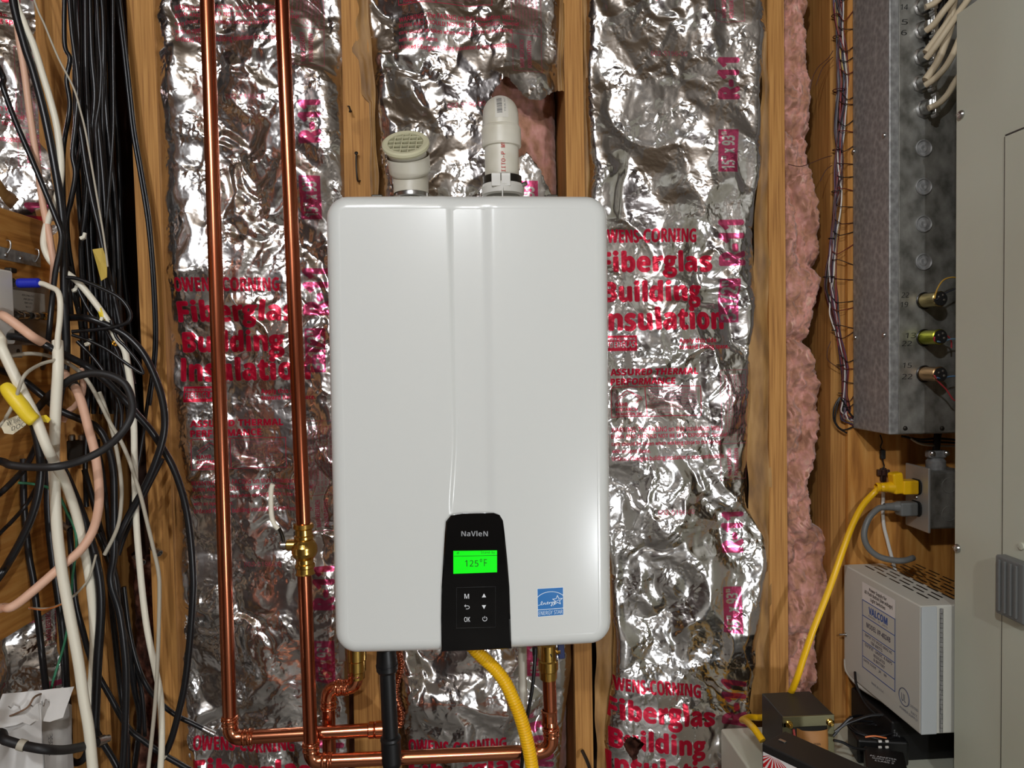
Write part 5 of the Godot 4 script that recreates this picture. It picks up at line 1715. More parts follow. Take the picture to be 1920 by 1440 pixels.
	b3.rbox(Vector3(0.90 - q0, yt3 - yt, 0.14), 0.004, Transform3D(Basis(), Vector3((q0 + 0.90) / 2, (yt3 + yt) / 2, 0.09)), 3)
	put("case", b3, mat(rgb(16, 15, 14), 0.6), a3)
	for k in 5:
		put("print", letters(["MODEL NO. 12-24", "INPUT 120VAC", "OUTPUT 24VAC", "CLASS 2", "LISTED"][k], Vector3(q0 + 0.006 + k * 0.0042, yt + 0.008, 0.1606), Vector3.UP, Vector3.LEFT, 0.0026, 0.05 - k * 0.005, "Droid Sans", 400), M.print_grey, a3)
	var cc := thing("cord_coil", "coil of glossy black cord lying on the adapter under the power supply box", "cord", at(1640, 1370, 0.13))
	for k in 4:
		var loop := PackedVector3Array()
		var ctr := at(1642 + k * 3, 1360 + k * 5, 0.125 + 0.004 * k)
		for j in 33:
			var a := TAU * j / 32.0
			loop.append(ctr + Vector3(cos(a) * (0.05 - k * 0.004), 0.004 * sin(a * 2.0 + k) , sin(a) * (0.034 - k * 0.002)))
		put("loop", tube_mb(loop, 0.0024, 8), M.coax, cc)
	var tails := [[[1603, 1260], [1606, 1285], [1618, 1312], [1632, 1330], [1650, 1345]], [[1565, 1372], [1585, 1358], [1605, 1350], [1630, 1342], [1655, 1340]], [[1563, 1388], [1580, 1392], [1600, 1402], [1630, 1406], [1668, 1407]], [[1562, 1380], [1575, 1365], [1590, 1350], [1598, 1345]]]
	for q in tails:
		var pts := PackedVector3Array()
		for k in q.size(): pts.append(at(q[k][0], q[k][1], 0.06 + 0.02 * k if q[0][1] < 1300 else 0.185))
		put("tail", tube_mb(smooth(pts, 6), 0.0024, 8), M.coax, cc)

# ------------------------------------------------------------------ left-hand side
const XL := -0.742                       # face of the plywood on the left side wall
func left_side() -> void:
	var yt := (atx(0, 378, XL).y + atx(108, 432, XL).y) / 2
	var yb := (atx(0, 1198, XL).y + atx(100, 1146, XL).y) / 2
	var zf := atx(116, 760, XL).z
	var b := MB.new()
	b.rbox(Vector3(0.014, yt - yb, 0.56), 0.002, Transform3D(Basis(), Vector3(XL - 0.007, (yt + yb) / 2, zf + 0.28)))
	solo("plywood_board", b, M.ply_left, "plywood board on the left side wall behind the coax splitter", "board")
	for k in 2:
		var fur := MB.new()
		fur.rbox(Vector3(0.06, 2.3, 0.04), 0.002, Transform3D(Basis(), Vector3(-0.785 - 0.012, 1.25, 0.34 + k * 0.22)))
		put("stud", fur, M.wood, get_node("wall_left"))
	# steel strap with hooks
	var s := thing("metal_strap", "galvanized strap with small hooks screwed to the plywood above the splitter", "bracket", atx(36, 478, XL))
	var sm := MB.new()
	var p0 := atx(-10, 471, XL); var p1 := atx(73, 492, XL)
	sm.rbox(Vector3(0.003, 0.020, p0.distance_to(p1)), 0.001, Transform3D(Basis(), (p0 + p1) / 2 + Vector3(0.002, 0, 0)))
	put("strap", sm, M.galv, s)
	for q in [[10, 478], [38, 484]]: put("screw", screw_mb(atx(q[0], q[1], XL + 0.0036), Vector3(1, 0, 0), 0.004), M.steel, s)
	for q in [[12, 462], [66, 478]]:
		var c := atx(q[0], q[1], XL + 0.004)
		put("hook", tube_mb(smooth(PackedVector3Array([c + Vector3(0, -0.012, 0), c + Vector3(0.006, -0.002, 0), c + Vector3(0.006, 0.008, 0), c + Vector3(0.001, 0.010, 0)]), 4), 0.0016, 8), M.steel, s)
	# splitter / amplifier: white plastic case with a grey metal front full of sockets
	var c0 := atx(20, 640, XL)
	var o := thing("coax_splitter", "white and grey coax splitter amplifier mounted on the left plywood board", "splitter", c0)
	var wc := MB.new()
	var y1 := atx(10, 507, XL + 0.03).y; var y2 := atx(10, 645, XL + 0.03).y
	var z_far := atx(88, 580, XL + 0.01).z; var z_mid := atx(19, 580, XL + 0.03).z
	wc.rbox(Vector3(0.036, y1 - y2, 0.16), 0.004, Transform3D(Basis(), Vector3(XL + 0.019, (y1 + y2) / 2, z_mid + 0.08)), 3)
	put("white_case", wc, M.white_plastic, o)
	var gcz := (z_far + z_mid) / 2
	var gc := MB.new()
	gc.rbox(Vector3(0.016, y1 - y2 - 0.008, z_mid - z_far), 0.002, Transform3D(Basis(), Vector3(XL + 0.0085, (y1 + y2) / 2 - 0.004, gcz)))
	put("metal_case", gc, mat(rgb(150, 142, 132), 0.4, 0.7), o)
	var pl := MB.new()
	pl.rbox(Vector3(0.0012, 0.034, (z_mid - z_far) * 0.72), 0.0004, Transform3D(Basis(), Vector3(XL + 0.0172, atx(52, 566, XL + 0.017).y, gcz)))
	put("rating_plate", pl, mat(rgb(174, 168, 156), 0.5), o)
	for k in 4:
		put("print", letters(["CATV AMPLIFIER", "54-1002 MHz", "RF IN / POWER", "-3.5 dB"][k], Vector3(XL + 0.0180, atx(52, 556 + k * 7, XL + 0.018).y, gcz - 0.018 + k * 0.003), Vector3(0, 0, 1), Vector3.UP, 0.003, 0.034 - k * 0.006, "Droid Sans", 400), M.ink_black, o)
	# sockets pointing along the wall towards the corner
	for q in [[22, 530], [28, 592], [29, 623]]:
		var c := atx(q[0], q[1], XL + 0.026)
		var m := MB.new()
		m.lathe([[0.0075, 0.0], [0.0075, 0.004], [0.0052, 0.0045], [0.0052, 0.016], [0.0003, 0.016]], c, Vector3(0, 0, -1), 16)
		put("socket", m, M.steel, o)
	for k in 3:
		var c := atx(46 + k * 20, 591.5 + k, XL + 0.020)
		var m := MB.new()
		m.lathe([[0.0052, 0.0], [0.0066, 0.002], [0.0066, 0.012], [0.0042, 0.014], [0.0042, 0.019], [0.0003, 0.019]], c + Vector3(0, 0, 0.01), Vector3(0, 0, -1), 12)
		put("socket", m, M.brass if k == 2 else M.steel, o)
	var tab := MB.new()
	tab.rbox(Vector3(0.003, 0.022, 0.045), 0.001, Transform3D(Basis(), atx(25, 658, XL + 0.002)))
	put("mounting_tab", tab, mat(rgb(160, 152, 140), 0.4, 0.6), o)
	for px in [11, 34]:
		var hm := MB.new()
		hm.lathe([[0.0045, 0.0], [0.0045, 0.0006], [0.0003, 0.0006]], atx(px, 659, XL + 0.0036), Vector3(1, 0, 0), 14)
		put("screw_hole", hm, M.black_seam, o)
	var kb := MB.new()
	kb.rbox(Vector3(0.012, 0.008, 0.016), 0.002, Transform3D(Basis(), atx(20, 507, XL + 0.016)))
	put("terminal", kb, M.dark_steel, o)
	# ground block lower down
	var gb := thing("ground_block", "grey metal coax ground block on the board behind the looped cables", "block", atx(100, 880, XL + 0.01))
	var g1 := MB.new()
	var gc0 := at(157, 843, 0.025)
	g1.rbox(Vector3(0.05, 0.035, 0.02), 0.002, Transform3D(Basis(), gc0))
	put("body", g1, M.dark_steel, gb)
	for k in 3:
		var m := MB.new()
		m.lathe([[0.005, 0.0], [0.006, 0.002], [0.006, 0.010], [0.004, 0.012], [0.0003, 0.012]], gc0 + Vector3(-0.018 + k * 0.018, 0.016, 0.004), Vector3.UP, 12)
		put("socket", m, M.steel, gb)
	for q in [[218, 640, 0.10, "loose coax connector with bright open end among the black cables"], [262, 1052, 0.045, "small steel coax connector dangling by the white cable"], [294, 1034, 0.03, "steel cable connector against the stud beside the grey wire"], [126, 988, 0.10, "steel coax connector behind the thick white cable"]]:
		var c := at(q[0], q[1], q[2])
		var m := MB.new()
		var ax := Vector3(0.25, -0.35, 1).normalized() if q[0] == 218 else Vector3(0.8, -0.4, 0.4).normalized()
		m.lathe([[0.0042, -0.016], [0.0042, -0.004], [0.0062, -0.003], [0.0062, 0.008], [0.0052, 0.008], [0.0050, 0.001], [0.0008, 0.001], [0.0007, 0.009], [0.0002, 0.0095]], c, ax, 14)
		solo("coax_connector", m, M.brass if q[0] == 218 else M.steel, q[3], "connector")
	# yellow tags, paper tag
	var t1 := MB.new()
	card(t1, [at(174, 468, 0.105), at(193, 465, 0.105), at(201, 488, 0.108), at(201, 520, 0.108), at(190, 527, 0.106), at(183, 500, 0.104)], 0.0012)
	solo("cable_tag", t1, M.yellow_paper, "dull yellow folded tag hanging among the black cables", "tag")
	var t2 := MB.new()
	card(t2, [at(184, 580, 0.118), at(190, 577, 0.118), at(200, 600, 0.118), at(204, 610, 0.118), at(196, 607, 0.118), at(188, 596, 0.118)], 0.0016)
	solo("cable_tag", t2, M.yellow_tape, "small bright yellow tag beside the long white cable", "tag")
	var t3 := thing("paper_tag", "cream paper tag with pencilled writing by the yellow tape", "tag", at(28, 812, 0.26))
	var t3m := MB.new()
	var corners := [at(2, 800, 0.262), at(12, 786, 0.262), at(34, 778, 0.256), at(50, 790, 0.25), at(48, 797, 0.25), at(24, 814, 0.258), at(8, 812, 0.262)]
	card(t3m, corners, 0.001)
	put("paper", t3m, M.paper, t3)
	var tx: Vector3 = (at(46, 790, 0.2575) - at(12, 803, 0.2645)).normalized()
	for k in 2:
		put("writing", letters(["W BR", "DOC"][k], at(13 + k * 9, 799 + k * 9, 0.2655), tx, Vector3.UP, 0.006, 0.018, "Droid Sans", 400), M.ink_black, t3)
	for q in [[155, 446, 0.09, "white cable clip at the top of the tangle"], [140, 544, 0.10, "white cable clip on the black cable beside the white coax"], [187, 604, 0.125, "white cable clip on the black cable by the yellow tag"], [164, 645, 0.12, "white cable clip on the thin black loop"]]:
		var c := at(q[0], q[1], q[2])
		var m := MB.new()
		m.rbox(Vector3(0.008, 0.006, 0.008), 0.0015, Transform3D(Basis(Vector3(0, 0, 1), 0.4), c))
		m.rbox(Vector3(0.005, 0.009, 0.005), 0.001, Transform3D(Basis(Vector3(0, 0, 1), -0.3), c + Vector3(0.004, 0.004, 0.002)))
		solo("cable_clip", m, M.white_cable, q[3], "clip")
	torn_box()

func card(m: MB, c: Array, thick: float) -> void:
	var n: Vector3 = (c[1] - c[0]).cross(c[2] - c[0]).normalized()
	if n.z < 0: n = -n
	var mid := Vector3.ZERO
	for p in c: mid += p / c.size()
	for i in c.size():
		var a: Vector3 = c[i]; var b: Vector3 = c[(i + 1) % c.size()]
		m.flat_tri(b + n * thick, a + n * thick, mid + n * (thick + 0.0015))
		m.flat_tri(a, b, mid)
		m.quad(a, b, b + n * thick, a + n * thick)

func torn_box() -> void:
	# torn white carton: front and right side walls with ragged upper edges, flaps bent over
	var far := at(131, 1372, 0.13)
	var x1 := far.x
	var nr := atx(80, 1400, x1)
	var zf := nr.z
	var x0 := XL + 0.004
	var o := thing("torn_carton", "torn white cardboard carton at the lower left with ragged open top", "box", Vector3((x0 + x1) / 2, 0.6, (zf + 0.13) / 2))
	var ytop := at(40, 1328, zf).y
	var ybot := 0.6
	var tear := noise(201, 30.0)
	var wall := func(called: String, a: Vector3, b: Vector3, up0: float, up1: float, seed_: float):
		var n := (b - a).cross(Vector3.UP).normalized()
		var pts := PackedVector3Array()
		for side in 2:
			for i in 7:
				for j in 16:
					var q := j / 15.0
					var p := a.lerp(b, q)
					var y1 := lerpf(up0, up1, q) + tear.get_noise_2d(q * 0.12 + seed_, 0.0) * 0.02
					p.y = lerpf(ybot, y1, i / 6.0)
					var bend := n * (tear.get_noise_2d(q * 0.05 + seed_, p.y * 0.3) * 0.006)
					pts.append(p + bend - n * 0.003 * side)
		var m := MB.new()
		m.grid(pts.slice(0, 112), 7, 16, false)
		m.grid(pts.slice(112, 224), 7, 16, false, true)
		var rim := PackedVector3Array(); rim.append_array(pts.slice(96, 112)); rim.append_array(pts.slice(208, 224))
		m.grid(rim, 2, 16, false)
		put(called, m, M.white_card, o)
	wall.call("front_panel", Vector3(x0, 0, zf), Vector3(x1, 0, zf), at(0, 1335, zf).y, at(80, 1322, zf).y, 0.0)
	wall.call("side_panel", Vector3(x1, 0, zf), Vector3(x1 + 0.004, 0, 0.13), at(80, 1322, zf).y, at(131, 1312, 0.13).y, 3.0)
	wall.call("back_panel", Vector3(x1, 0, 0.13), Vector3(x0 + 0.01, 0, 0.14), at(120, 1300, 0.13).y, at(20, 1298, 0.14).y, 6.0)
	var flap := MB.new()
	var fp := PackedVector3Array()
	for i in 5:
		for j in 12:
			var q := j / 11.0
			var p: Vector3 = at(lerpf(-14, 122, q), lerpf(1318, 1304, q) + tear.get_noise_1d(q * 0.2) * 6.0, lerpf(zf, 0.17, q))
			p += Vector3(0.01, 0.010 - 0.010 * i, -0.012 + 0.010 * i) * 0.9 + Vector3(0, tear.get_noise_2d(q * 0.2, i * 0.1) * 0.004, 0)
			fp.append(p)
	flap.grid(fp, 5, 12, false, true)
	put("torn_flap", flap, M.white_card, o)
	var edge_m := MB.new()
	edge_m.tube(smooth(PackedVector3Array([at(12, 1345, zf + 0.004), at(30, 1338, zf + 0.006), at(52, 1326, zf + 0.004), at(66, 1306, zf - 0.01), at(90, 1299, zf - 0.05), at(116, 1302, 0.15)]), 5), 0.0016, 6)
	put("torn_edge", edge_m, mat(rgb(120, 92, 70), 0.8), o, "brown torn paper edge")
	put("recycling_print", letters("REUSE", atx(100, 1410, x1 + 0.0035), Vector3(0, 1, 0), Vector3(0, 0, 1), 0.012, 0.03), mat(rgb(90, 88, 90), 0.6), o)

# one cable: photo points [x, y] or [x, y, z]; kept clear of the left wall
func cable(called: String, m: Material, w: float, z: float, pts: Array, label: String, group := "", extra := {}) -> void:
	var p := PackedVector3Array()
	var r := w * 0.56 / 1060.0
	for q in pts:
		var zz: float = q[2] if q.size() > 2 else z
		var v := at(q[0], q[1], zz)
		var wall := XL + r + 0.004
		if v.x < wall:
			var s := atx(q[0], q[1], wall)
			if s.z > zz: v = s
		p.append(v)
	# run on out of the picture where the photo cuts the cable off
	for e in 2:
		var q: Array = pts[0] if e == 0 else pts[pts.size() - 1]
		var off := Vector2.ZERO
		if q[0] < 0: off = Vector2(-260, -60 if e == 0 else 40)
		elif q[1] < 0: off = Vector2(-12, -320)
		elif q[1] > 1440: off = Vector2(-10, 320)
		if off != Vector2.ZERO:
			var first := p[0] if e == 0 else p[p.size() - 1]
			var nxt := p[1] if e == 0 else p[p.size() - 2]
			var d0 := (first - nxt).normalized()
			var v := first + (Vector3(0.0, d0.y * 0.15, 0.24) if off.x < -100 else d0 * 0.22)
			v.x = maxf(v.x, XL + r + 0.004)
			if e == 0: p.insert(0, v)
			else: p.append(v)
	var path := smooth(p, 7)
	if extra.is_empty():
		solo(called, tube_mb(path, r, 12), m, label, "cable", group)
		return
	var o := thing(called, label, "cable", path[path.size() - 1], group)
	put("jacket", tube_mb(path, r, 12), m, o)
	var e := path[path.size() - 1]
	var d := (e - path[path.size() - 2]).normalized()
	if extra.has("start"):
		e = path[0]; d = (path[0] - path[1]).normalized()
	if extra.has("plug"):
		var b := MB.new()
		b.lathe([[r * 1.05, -0.004], [r * 1.15, 0.0], [r * 1.15, 0.010], [0.0058, 0.011], [0.0058, 0.019], [0.0048, 0.0195], [0.0048, 0.013], [0.0006, 0.013], [0.0005, 0.024]], e, d, 12)
		put("connector", b, M.steel, o, "steel screw-on connector")
	if extra.has("boot"):
		var b := MB.new()
		b.lathe([[r * 1.1, -0.034], [0.0075, -0.031], [0.0078, -0.004], [0.007, 0.0], [0.0003, 0.0]], e, d, 16)
		put("boot", b, M.blue, o, "bright blue connector boot")
	for k in extra.get("bands", []):
		var i := clampi(int(k[0] * path.size()), 1, path.size() - 2)
		var b := MB.new()
		b.lathe([[r, 0.0], [r + 0.0012, 0.0005], [r + 0.0012, k[1]], [r, k[1] + 0.0005]], path[i], path[i + 1] - path[i], 14)
		put("band", b, k[2], o)

func cables() -> void:
	var K := "coax_cable"
	var g := "black cables of the left tangle"
	cable(K, M.coax, 12, 0.12, [[20, -30], [45, 80], [61, 130], [80, 200], [93, 260], [106, 330], [116, 400], [119, 470], [121, 560], [124, 640], [122, 700], [112, 740], [106, 800, 0.08], [92, 900, 0.07]], "thickest black cable, entering at the top left corner and dropping past the white coax", g)
	cable(K, M.coax, 8, 0.14, [[-12, 110], [6, 165], [30, 230], [60, 300], [85, 360], [106, 412], [115, 440], [112, 470], [104, 510], [97, 570], [90, 640], [80, 690, 0.06]], "black cable slanting from the left edge over the pale beige cable", g)
	cable(K, M.coax, 7, 0.06, [[121, -30], [121, 80], [131, 110], [125, 150], [131, 200], [120, 270], [118, 330], [120, 400], [123, 450], [130, 520], [150, 600], [160, 700]], "black cable on the left side of the upper bundle with a small kink", g)
	cable(K, M.coax, 8, 0.075, [[138, -30], [140, 80], [143, 160], [147, 220], [153, 255], [161, 310], [172, 370], [186, 430], [200, 500], [215, 560], [232, 640], [250, 720]], "black cable curving rightwards down the middle of the upper bundle", g)
	cable(K, M.coax, 7, 0.085, [[128, -30], [135, 60], [146, 150], [142, 230], [136, 290], [141, 330], [127, 400], [121, 440], [128, 520], [135, 600]], "glossy black cable crossing the bundle with a bright streak", g)
	cable(K, M.coax, 7, 0.05, [[150, -30], [153, 100], [151, 200], [155, 250], [143, 330], [133, 380], [126, 410], [130, 470], [145, 560], [155, 660], [150, 760]], "black cable behind the glossy crossing one", g)
	cable(K, M.coax, 7, 0.055, [[160, -30], [161, 120], [165, 220], [172, 320], [181, 400], [195, 460], [206, 540], [212, 620], [220, 720], [215, 820]], "black cable running straight down the bundle centre then right", g)
	cable(K, M.coax, 5, 0.07, [[180, -30], [186, 80], [190, 130], [187, 190], [180, 240], [185, 320], [188, 400], [196, 480], [212, 560], [222, 660], [228, 720]], "thin black cable bowing right beside the dark bay", g)
	cable(K, M.coax, 8, 0.045, [[168, -30], [172, 100], [178, 180], [171, 260], [165, 330], [160, 400], [152, 460], [155, 540], [160, 620], [165, 740], [160, 860], [162, 950]], "black cable straight behind the bundle down to the ground block", g)
	cable(K, M.coax, 5, 0.05, [[212, -30], [212, 100], [213, 200], [212, 260], [206, 340], [200, 410], [193, 470], [200, 560], [210, 640]], "thin black cable alone in the dark bay right of the bundle", g)
	cable(K, M.coax, 6, 0.030, [[216, -30], [230, 80], [241, 180], [249, 250], [262, 325], [275, 405], [283, 480], [288, 560], [290, 640], [285, 700], [276, 760], [266, 830], [254, 900], [240, 980]], "black twin cable lying along the left side of the first full stud", g)
	cable(K, M.coax, 5, 0.034, [[222, -30], [235, 80], [246, 180], [254, 250], [267, 325], [280, 405], [287, 480], [292, 560], [294, 640], [289, 700], [281, 760]], "second strand of the black twin cable along the stud", g)
	var fill := [[132, 4, 0.03], [138, 10, 0.02], [144, -4, 0.035], [150, 8, 0.0], [156, 8, 0.025], [161, -7, -0.01], [166, 2, 0.03], [171, -6, 0.0], [176, 6, 0.03], [181, 9, -0.02], [186, -8, 0.02], [191, -6, 0.015], [197, 5, -0.02], [203, -5, -0.03]]
	var where := ["first", "second", "third", "fourth", "fifth", "sixth", "seventh", "eighth", "ninth", "tenth", "eleventh", "twelfth", "thirteenth", "last"]
	for i in fill.size():
		var f = fill[i]
		var pts := []
		for k in 14:
			var y := -30 + k * 62.0
			pts.append([f[0] + f[1] * sin(k * 0.9 + i) * 0.6 + k * 2.6 + (k * k * 0.12 if i % 2 else 0.0), y])
		cable(K, M.coax, 8, f[2], pts, where[i] + " of the black cables filling the back of the hanging bundle, counted from the left", g)
	# ---- middle tangle
	cable(K, M.coax, 11, 0.20, [[-20, 632], [25, 631], [60, 638], [95, 652], [130, 670, 0.17], [165, 688, 0.15], [200, 715, 0.14], [232, 748, 0.13], [256, 776, 0.12], [282, 806, 0.11], [306, 842, 0.10], [328, 884, 0.10], [346, 940, 0.10], [356, 1000, 0.10], [361, 1060, 0.10], [362, 1110, 0.10], [356, 1200, 0.10], [347, 1280, 0.10], [334, 1340, 0.10], [318, 1395, 0.10], [292, 1445, 0.10]], "thick black cable from the left edge sweeping right and down in front of the foil", g, {"bands": [[0.93, 0.006, M.white_cable]]})
	cable(K, M.coax, 11, 0.125, [[128, 596, 0.10], [160, 596], [190, 605], [215, 617], [240, 632], [268, 662], [290, 705], [304, 748], [309, 790], [304, 828], [288, 876], [268, 920], [244, 962], [222, 1010], [212, 1060, 0.09]], "thick black cable arching over the stud from the white clip", g)
	cable(K, M.coax_dull, 11, 0.27, [[-20, 862], [20, 872], [60, 876], [105, 875], [150, 864, 0.25], [195, 842, 0.23], [228, 812, 0.21], [246, 780, 0.20], [247, 750, 0.20], [234, 720, 0.20], [206, 704, 0.20], [172, 700, 0.20], [140, 708, 0.20], [118, 722, 0.19], [92, 742, 0.17], [62, 775, 0.15]], "black cable forming the big loop in front of the tangle", g)
	cable(K, M.coax, 11, 0.13, [[-10, 690], [40, 712], [75, 738], [110, 768], [145, 784], [180, 800], [200, 830], [212, 880], [214, 950], [213, 1040], [207, 1090], [224, 1150], [235, 1240], [236, 1320], [233, 1400], [229, 1460]], "black cable passing under the big loop and down beside the dark stud bay", g)
	cable(K, M.coax, 6, 0.13, [[125, 520], [150, 524], [200, 545], [228, 562], [244, 586], [241, 602], [226, 610], [205, 615], [180, 618], [135, 622]], "thin black cable making the small upper loop right of the tangle", g)
	cable(K, M.coax, 5, 0.125, [[135, 628], [165, 638], [200, 655], [235, 680], [262, 698], [268, 698], [258, 678], [235, 650], [218, 632], [208, 600]], "thin black cable ending in the narrow pointed loop over the stud", g)
	cable(K, M.coax, 5, 0.10, [[130, 500], [150, 550], [172, 590], [190, 605], [210, 640], [228, 680], [240, 730], [238, 800]], "thin black cable behind the long white cable", g)
	cable(K, M.coax, 6, 0.11, [[145, 640], [170, 665], [190, 690], [205, 715], [220, 745], [228, 780], [222, 830]], "thin black cable inside the big loop", g)
	cable(K, M.coax, 11, 0.245, [[60, 784], [70, 825], [76, 868], [74, 910], [64, 955], [46, 1000], [20, 1048], [-14, 1098]], "black cable emerging from the yellow tape and curving back to the left edge", g)
	cable(K, M.coax, 9, 0.19, [[-20, 942], [8, 918], [34, 892], [50, 872], [70, 830, 0.15]], "short black cable rising from the left edge below the big loop", g)
	cable(K, M.coax, 6, 0.18, [[-10, 1010], [20, 980], [50, 945], [72, 905, 0.12]], "thin black cable rising from the left edge, lower than its thick neighbour", g)
	cable(K, M.coax, 10, 0.115, [[44, 860], [45, 950], [54, 1040], [62, 1085], [70, 1150], [79, 1230], [88, 1305, 0.16]], "black cable dropping straight behind the torn carton", g)
	cable(K, M.coax, 12, 0.075, [[92, 860], [90, 950], [98, 1040], [108, 1110], [118, 1190], [124, 1280], [128, 1360], [130, 1460]], "black cable dropping along the corner behind the thick white cable", g)
	cable(K, M.coax, 13, 0.15, [[112, 870], [126, 898], [146, 945], [164, 995], [178, 1045], [187, 1095], [189, 1150], [184, 1230], [180, 1310], [179, 1372], [190, 1395, 0.14]], "thickest lower black cable beside the white one, glossy at its top", g)
	cable(K, M.coax, 9, 0.10, [[128, 960], [136, 1060], [142, 1130], [156, 1185], [166, 1222], [182, 1262], [206, 1305], [229, 1347], [246, 1371], [268, 1388], [300, 1411], [332, 1430], [360, 1446]], "black cable slanting across both studs to the lower foil", g)
	cable(K, M.coax, 8, 0.07, [[232, 1100], [242, 1180], [256, 1240], [274, 1284], [300, 1317], [330, 1341], [360, 1356], [384, 1368]], "black cable ending in a bare connector against the foil", g, {"plug": 1})
	cable(K, M.coax, 10, 0.105, [[184, 1000], [200, 1040], [215, 1085], [223, 1150], [240, 1215, 0.08], [252, 1290, 0.06], [262, 1350, 0.05], [250, 1460, 0.04]], "black cable hanging through the dark bay behind the grey wire", g)
	cable(K, M.coax_dull, 13, 0.29, [[-20, 1378], [10, 1388], [45, 1398], [85, 1405], [120, 1406, 0.25], [155, 1400, 0.21], [186, 1390, 0.18]], "black cable lying across the torn carton with a steel end connector", g, {"plug": 1, "bands": [[0.38, 0.010, M.grey_cable]]})
	cable(K, M.coax, 10, 0.12, [[180, 1370], [196, 1398], [210, 1420], [226, 1450]], "short black cable at the bottom edge below the steel connector", g)
	cable(K, M.coax, 11, 0.10, [[114, 1400], [126, 1420], [142, 1430], [156, 1424], [166, 1404]], "short U-shaped black cable right of the torn carton", g)
	cable(K, M.coax, 9, 0.08, [[158, 880], [172, 930], [185, 980], [196, 1020], [206, 1060], [208, 1120], [216, 1200], [226, 1290], [238, 1380], [240, 1460]], "black cable in the lower bundle nearest the brown fibre", g)
	cable(K, M.coax, 7, 0.06, [[178, 820], [192, 880], [200, 950], [206, 1020], [222, 1100], [238, 1170], [250, 1230], [266, 1300], [272, 1380]], "thin black cable in the lower bundle crossing the brown fibre", g)
	cable(K, M.coax, 8, 0.055, [[305, 860], [282, 905], [258, 955], [236, 1000], [222, 1040]], "black cable slanting leftwards over the stud behind the pale wires", g)
	# ---- white, beige, grey
	var w := "white_cable"
	cable(w, M.white_cable, 10, 0.115, [[24, -30], [45, 42], [62, 82], [80, 140], [95, 190], [107, 240], [114, 300], [112, 345], [102, 385], [88, 420], [82, 455], [89, 480], [104, 499], [128, 514], [150, 533], [180, 570], [204, 605], [217, 632], [233, 655], [239, 685], [246, 730], [251, 800], [252, 860], [254, 940], [257, 1000], [262, 1060], [268, 1120], [276, 1180], [288, 1240], [300, 1300], [303, 1350], [303, 1405], [300, 1460]], "long white cable winding from the top left corner down to the stud foot")
	cable(w, M.white_cable, 8, 0.20, [[34, 531, 0.17], [74, 531, 0.17], [94, 538, 0.18], [108, 546, 0.19], [113, 566], [112, 600], [108, 640], [109, 690], [106, 740], [103, 800], [101, 860], [103, 900], [105, 960]], "white cable with the blue boot on the splitter", "", {"boot": 1, "start": 1})
	cable(w, M.white_cable, 15, 0.205, [[108, 640, 0.19], [109, 690], [106, 740], [103, 800], [101, 860], [102, 900], [106, 980], [112, 1040], [120, 1095], [133, 1165], [147, 1240], [157, 1310], [167, 1370], [176, 1460]], "thickest white cable, nearly vertical from the tangle to the bottom edge")
	cable(w, M.white_cable, 14, 0.255, [[-20, 610], [4, 655], [22, 693], [45, 740], [66, 782], [88, 838], [104, 870, 0.23], [122, 905, 0.19], [143, 965, 0.165], [158, 1030, 0.155], [169, 1090, 0.15], [175, 1150, 0.145], [177, 1210, 0.145], [173, 1290, 0.145], [169, 1360, 0.15]], "white cable from the left edge through the yellow tape, passing behind the thickest white cable")
	cable("beige_cable", M.beige_cable, 10, 0.115, [[26, -30], [34, 60], [45, 130], [57, 220], [70, 310], [80, 380], [90, 430], [97, 468], [101, 500], [99, 530, 0.09]], "pale beige cable slanting down beside the left foil")
	cable("beige_cable", M.beige_cable, 13, 0.225, [[-20, 578], [10, 594], [38, 614], [62, 632], [86, 646, 0.19]], "short pinkish cable crossing in front of the splitter")
	cable("beige_cable", M.beige_cable, 13, 0.165, [[120, 700, 0.13], [138, 722], [152, 752], [165, 800], [178, 850], [185, 905], [185, 950], [174, 995], [150, 1032, 0.18], [110, 1066, 0.20], [62, 1108, 0.22], [22, 1138, 0.24], [-20, 1150, 0.26]], "pinkish cable dropping out of the big loop and curving back to the left edge", "", {"bands": [[0.07, 0.012, M.dark_steel]]})
	cable("beige_cable", M.beige_cable, 9, 0.10, [[152, 690], [156, 722], [152, 745], [140, 762], [128, 772], [118, 790]], "short pinkish cable behind the top of the big loop")
	cable("grey_wire", M.grey_cable, 6, 0.14, [[8, 668, 0.2], [60, 663, 0.17], [100, 670], [132, 684], [162, 711], [186, 752], [206, 792], [226, 826], [242, 862], [252, 892], [264, 930], [276, 980], [288, 1030], [297, 1072], [299, 1110], [297, 1200], [293, 1290], [286, 1370], [276, 1460]], "long grey wire arching over the tangle and down the first full stud")
	cable("grey_wire", M.grey_cable, 6, 0.135, [[186, 735], [196, 760], [208, 800], [218, 840], [226, 890], [228, 930], [224, 975], [214, 1005], [196, 1040]], "shorter grey wire inside the lower part of the big loop")
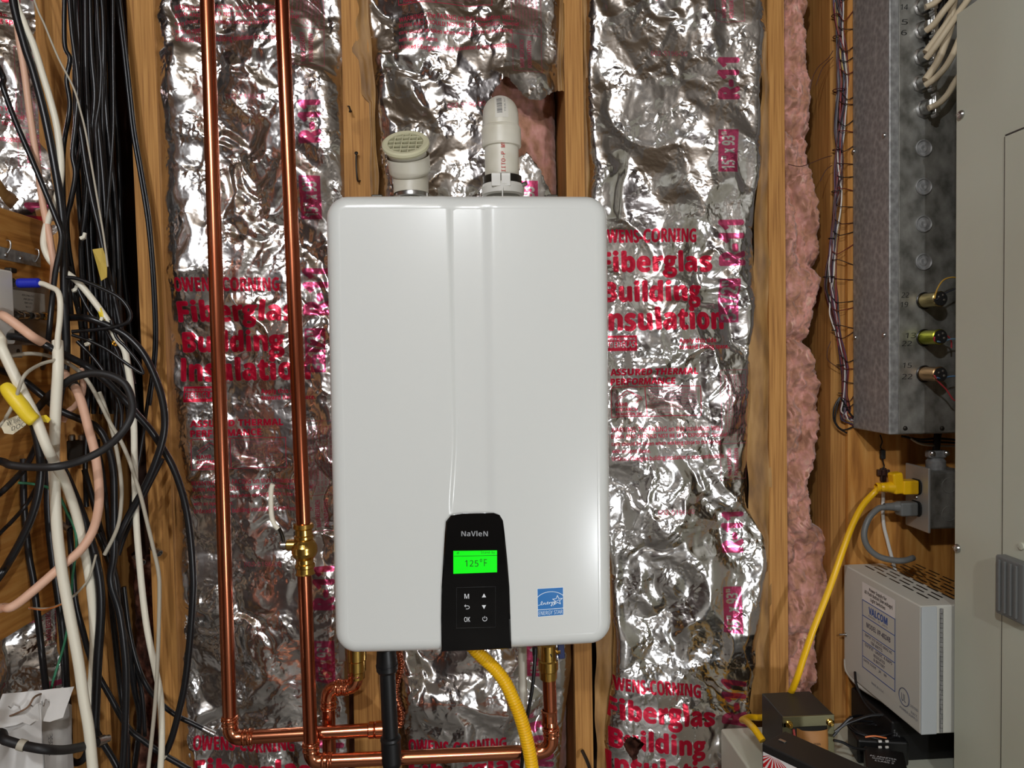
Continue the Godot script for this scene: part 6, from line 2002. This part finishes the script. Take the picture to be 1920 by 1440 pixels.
	cable("grey_wire", M.grey_cable, 5, 0.27, [[118, 672, 0.2], [100, 676, 0.21], [74, 684, 0.23], [46, 704], [30, 745], [14, 778], [-14, 812]], "thin grey wire bowing left in front of the yellow tape")
	cable("grey_wire", M.grey_cable, 3, 0.125, [[58, -20], [85, 50], [110, 110], [138, 165], [152, 212], [160, 245], [170, 300], [182, 370], [194, 440], [202, 500]], "thin grey wire slanting over the upper black bundle")
	cable("thin_wire", M.grey_cable, 3.5, 0.16, [[180, 1040], [168, 1082], [150, 1106], [132, 1122], [116, 1132], [90, 1141], [54, 1140]], "thin cream wire curling left below the pinkish cable")
	cable("thin_wire", mat(rgb(190, 110, 50), 0.5), 2.5, 0.17, [[125, 1128], [104, 1138], [82, 1143], [66, 1142], [54, 1139]], "thin orange wire ending beside the cream one")
	cable("thin_wire", M.green_wire, 4, 0.165, [[34, 905, 0.2], [66, 908, 0.19], [94, 916, 0.17], [112, 932], [126, 962], [140, 992], [143, 1030], [136, 1080], [131, 1150, 0.12], [120, 1210, 0.12], [104, 1262, 0.13], [92, 1304, 0.14]], "thin green wire hanging behind the thickest white cable")
	# yellow tape sleeve on the white and black pair
	var t := MB.new()
	var tp := PackedVector3Array()
	for q in [[8, 722, 0.263], [24, 742, 0.265], [40, 762, 0.266], [54, 780, 0.264], [66, 790, 0.262]]: tp.append(at(q[0], q[1], q[2]))
	t.tube(smooth(tp, 5), [0.0065, 0.0085, 0.0095, 0.0105, 0.0108, 0.011, 0.0112, 0.0112, 0.0112, 0.0112, 0.0112, 0.0110, 0.0108, 0.0108, 0.0106, 0.0104, 0.0104, 0.0102, 0.010, 0.0098, 0.0075], 14)
	solo("cable_tape", t, M.yellow_tape, "wide yellow tape wrapped round the white cable at the left edge", "tape")
	var t2 := MB.new()
	card(t2, [at(74, 780, 0.24), at(86, 778, 0.235), at(95, 786, 0.232), at(90, 793, 0.233), at(78, 790, 0.238)], 0.0015)
	solo("cable_tape", t2, M.yellow_tape, "loose yellow tape end sticking out right of the wrapped tape", "tape")
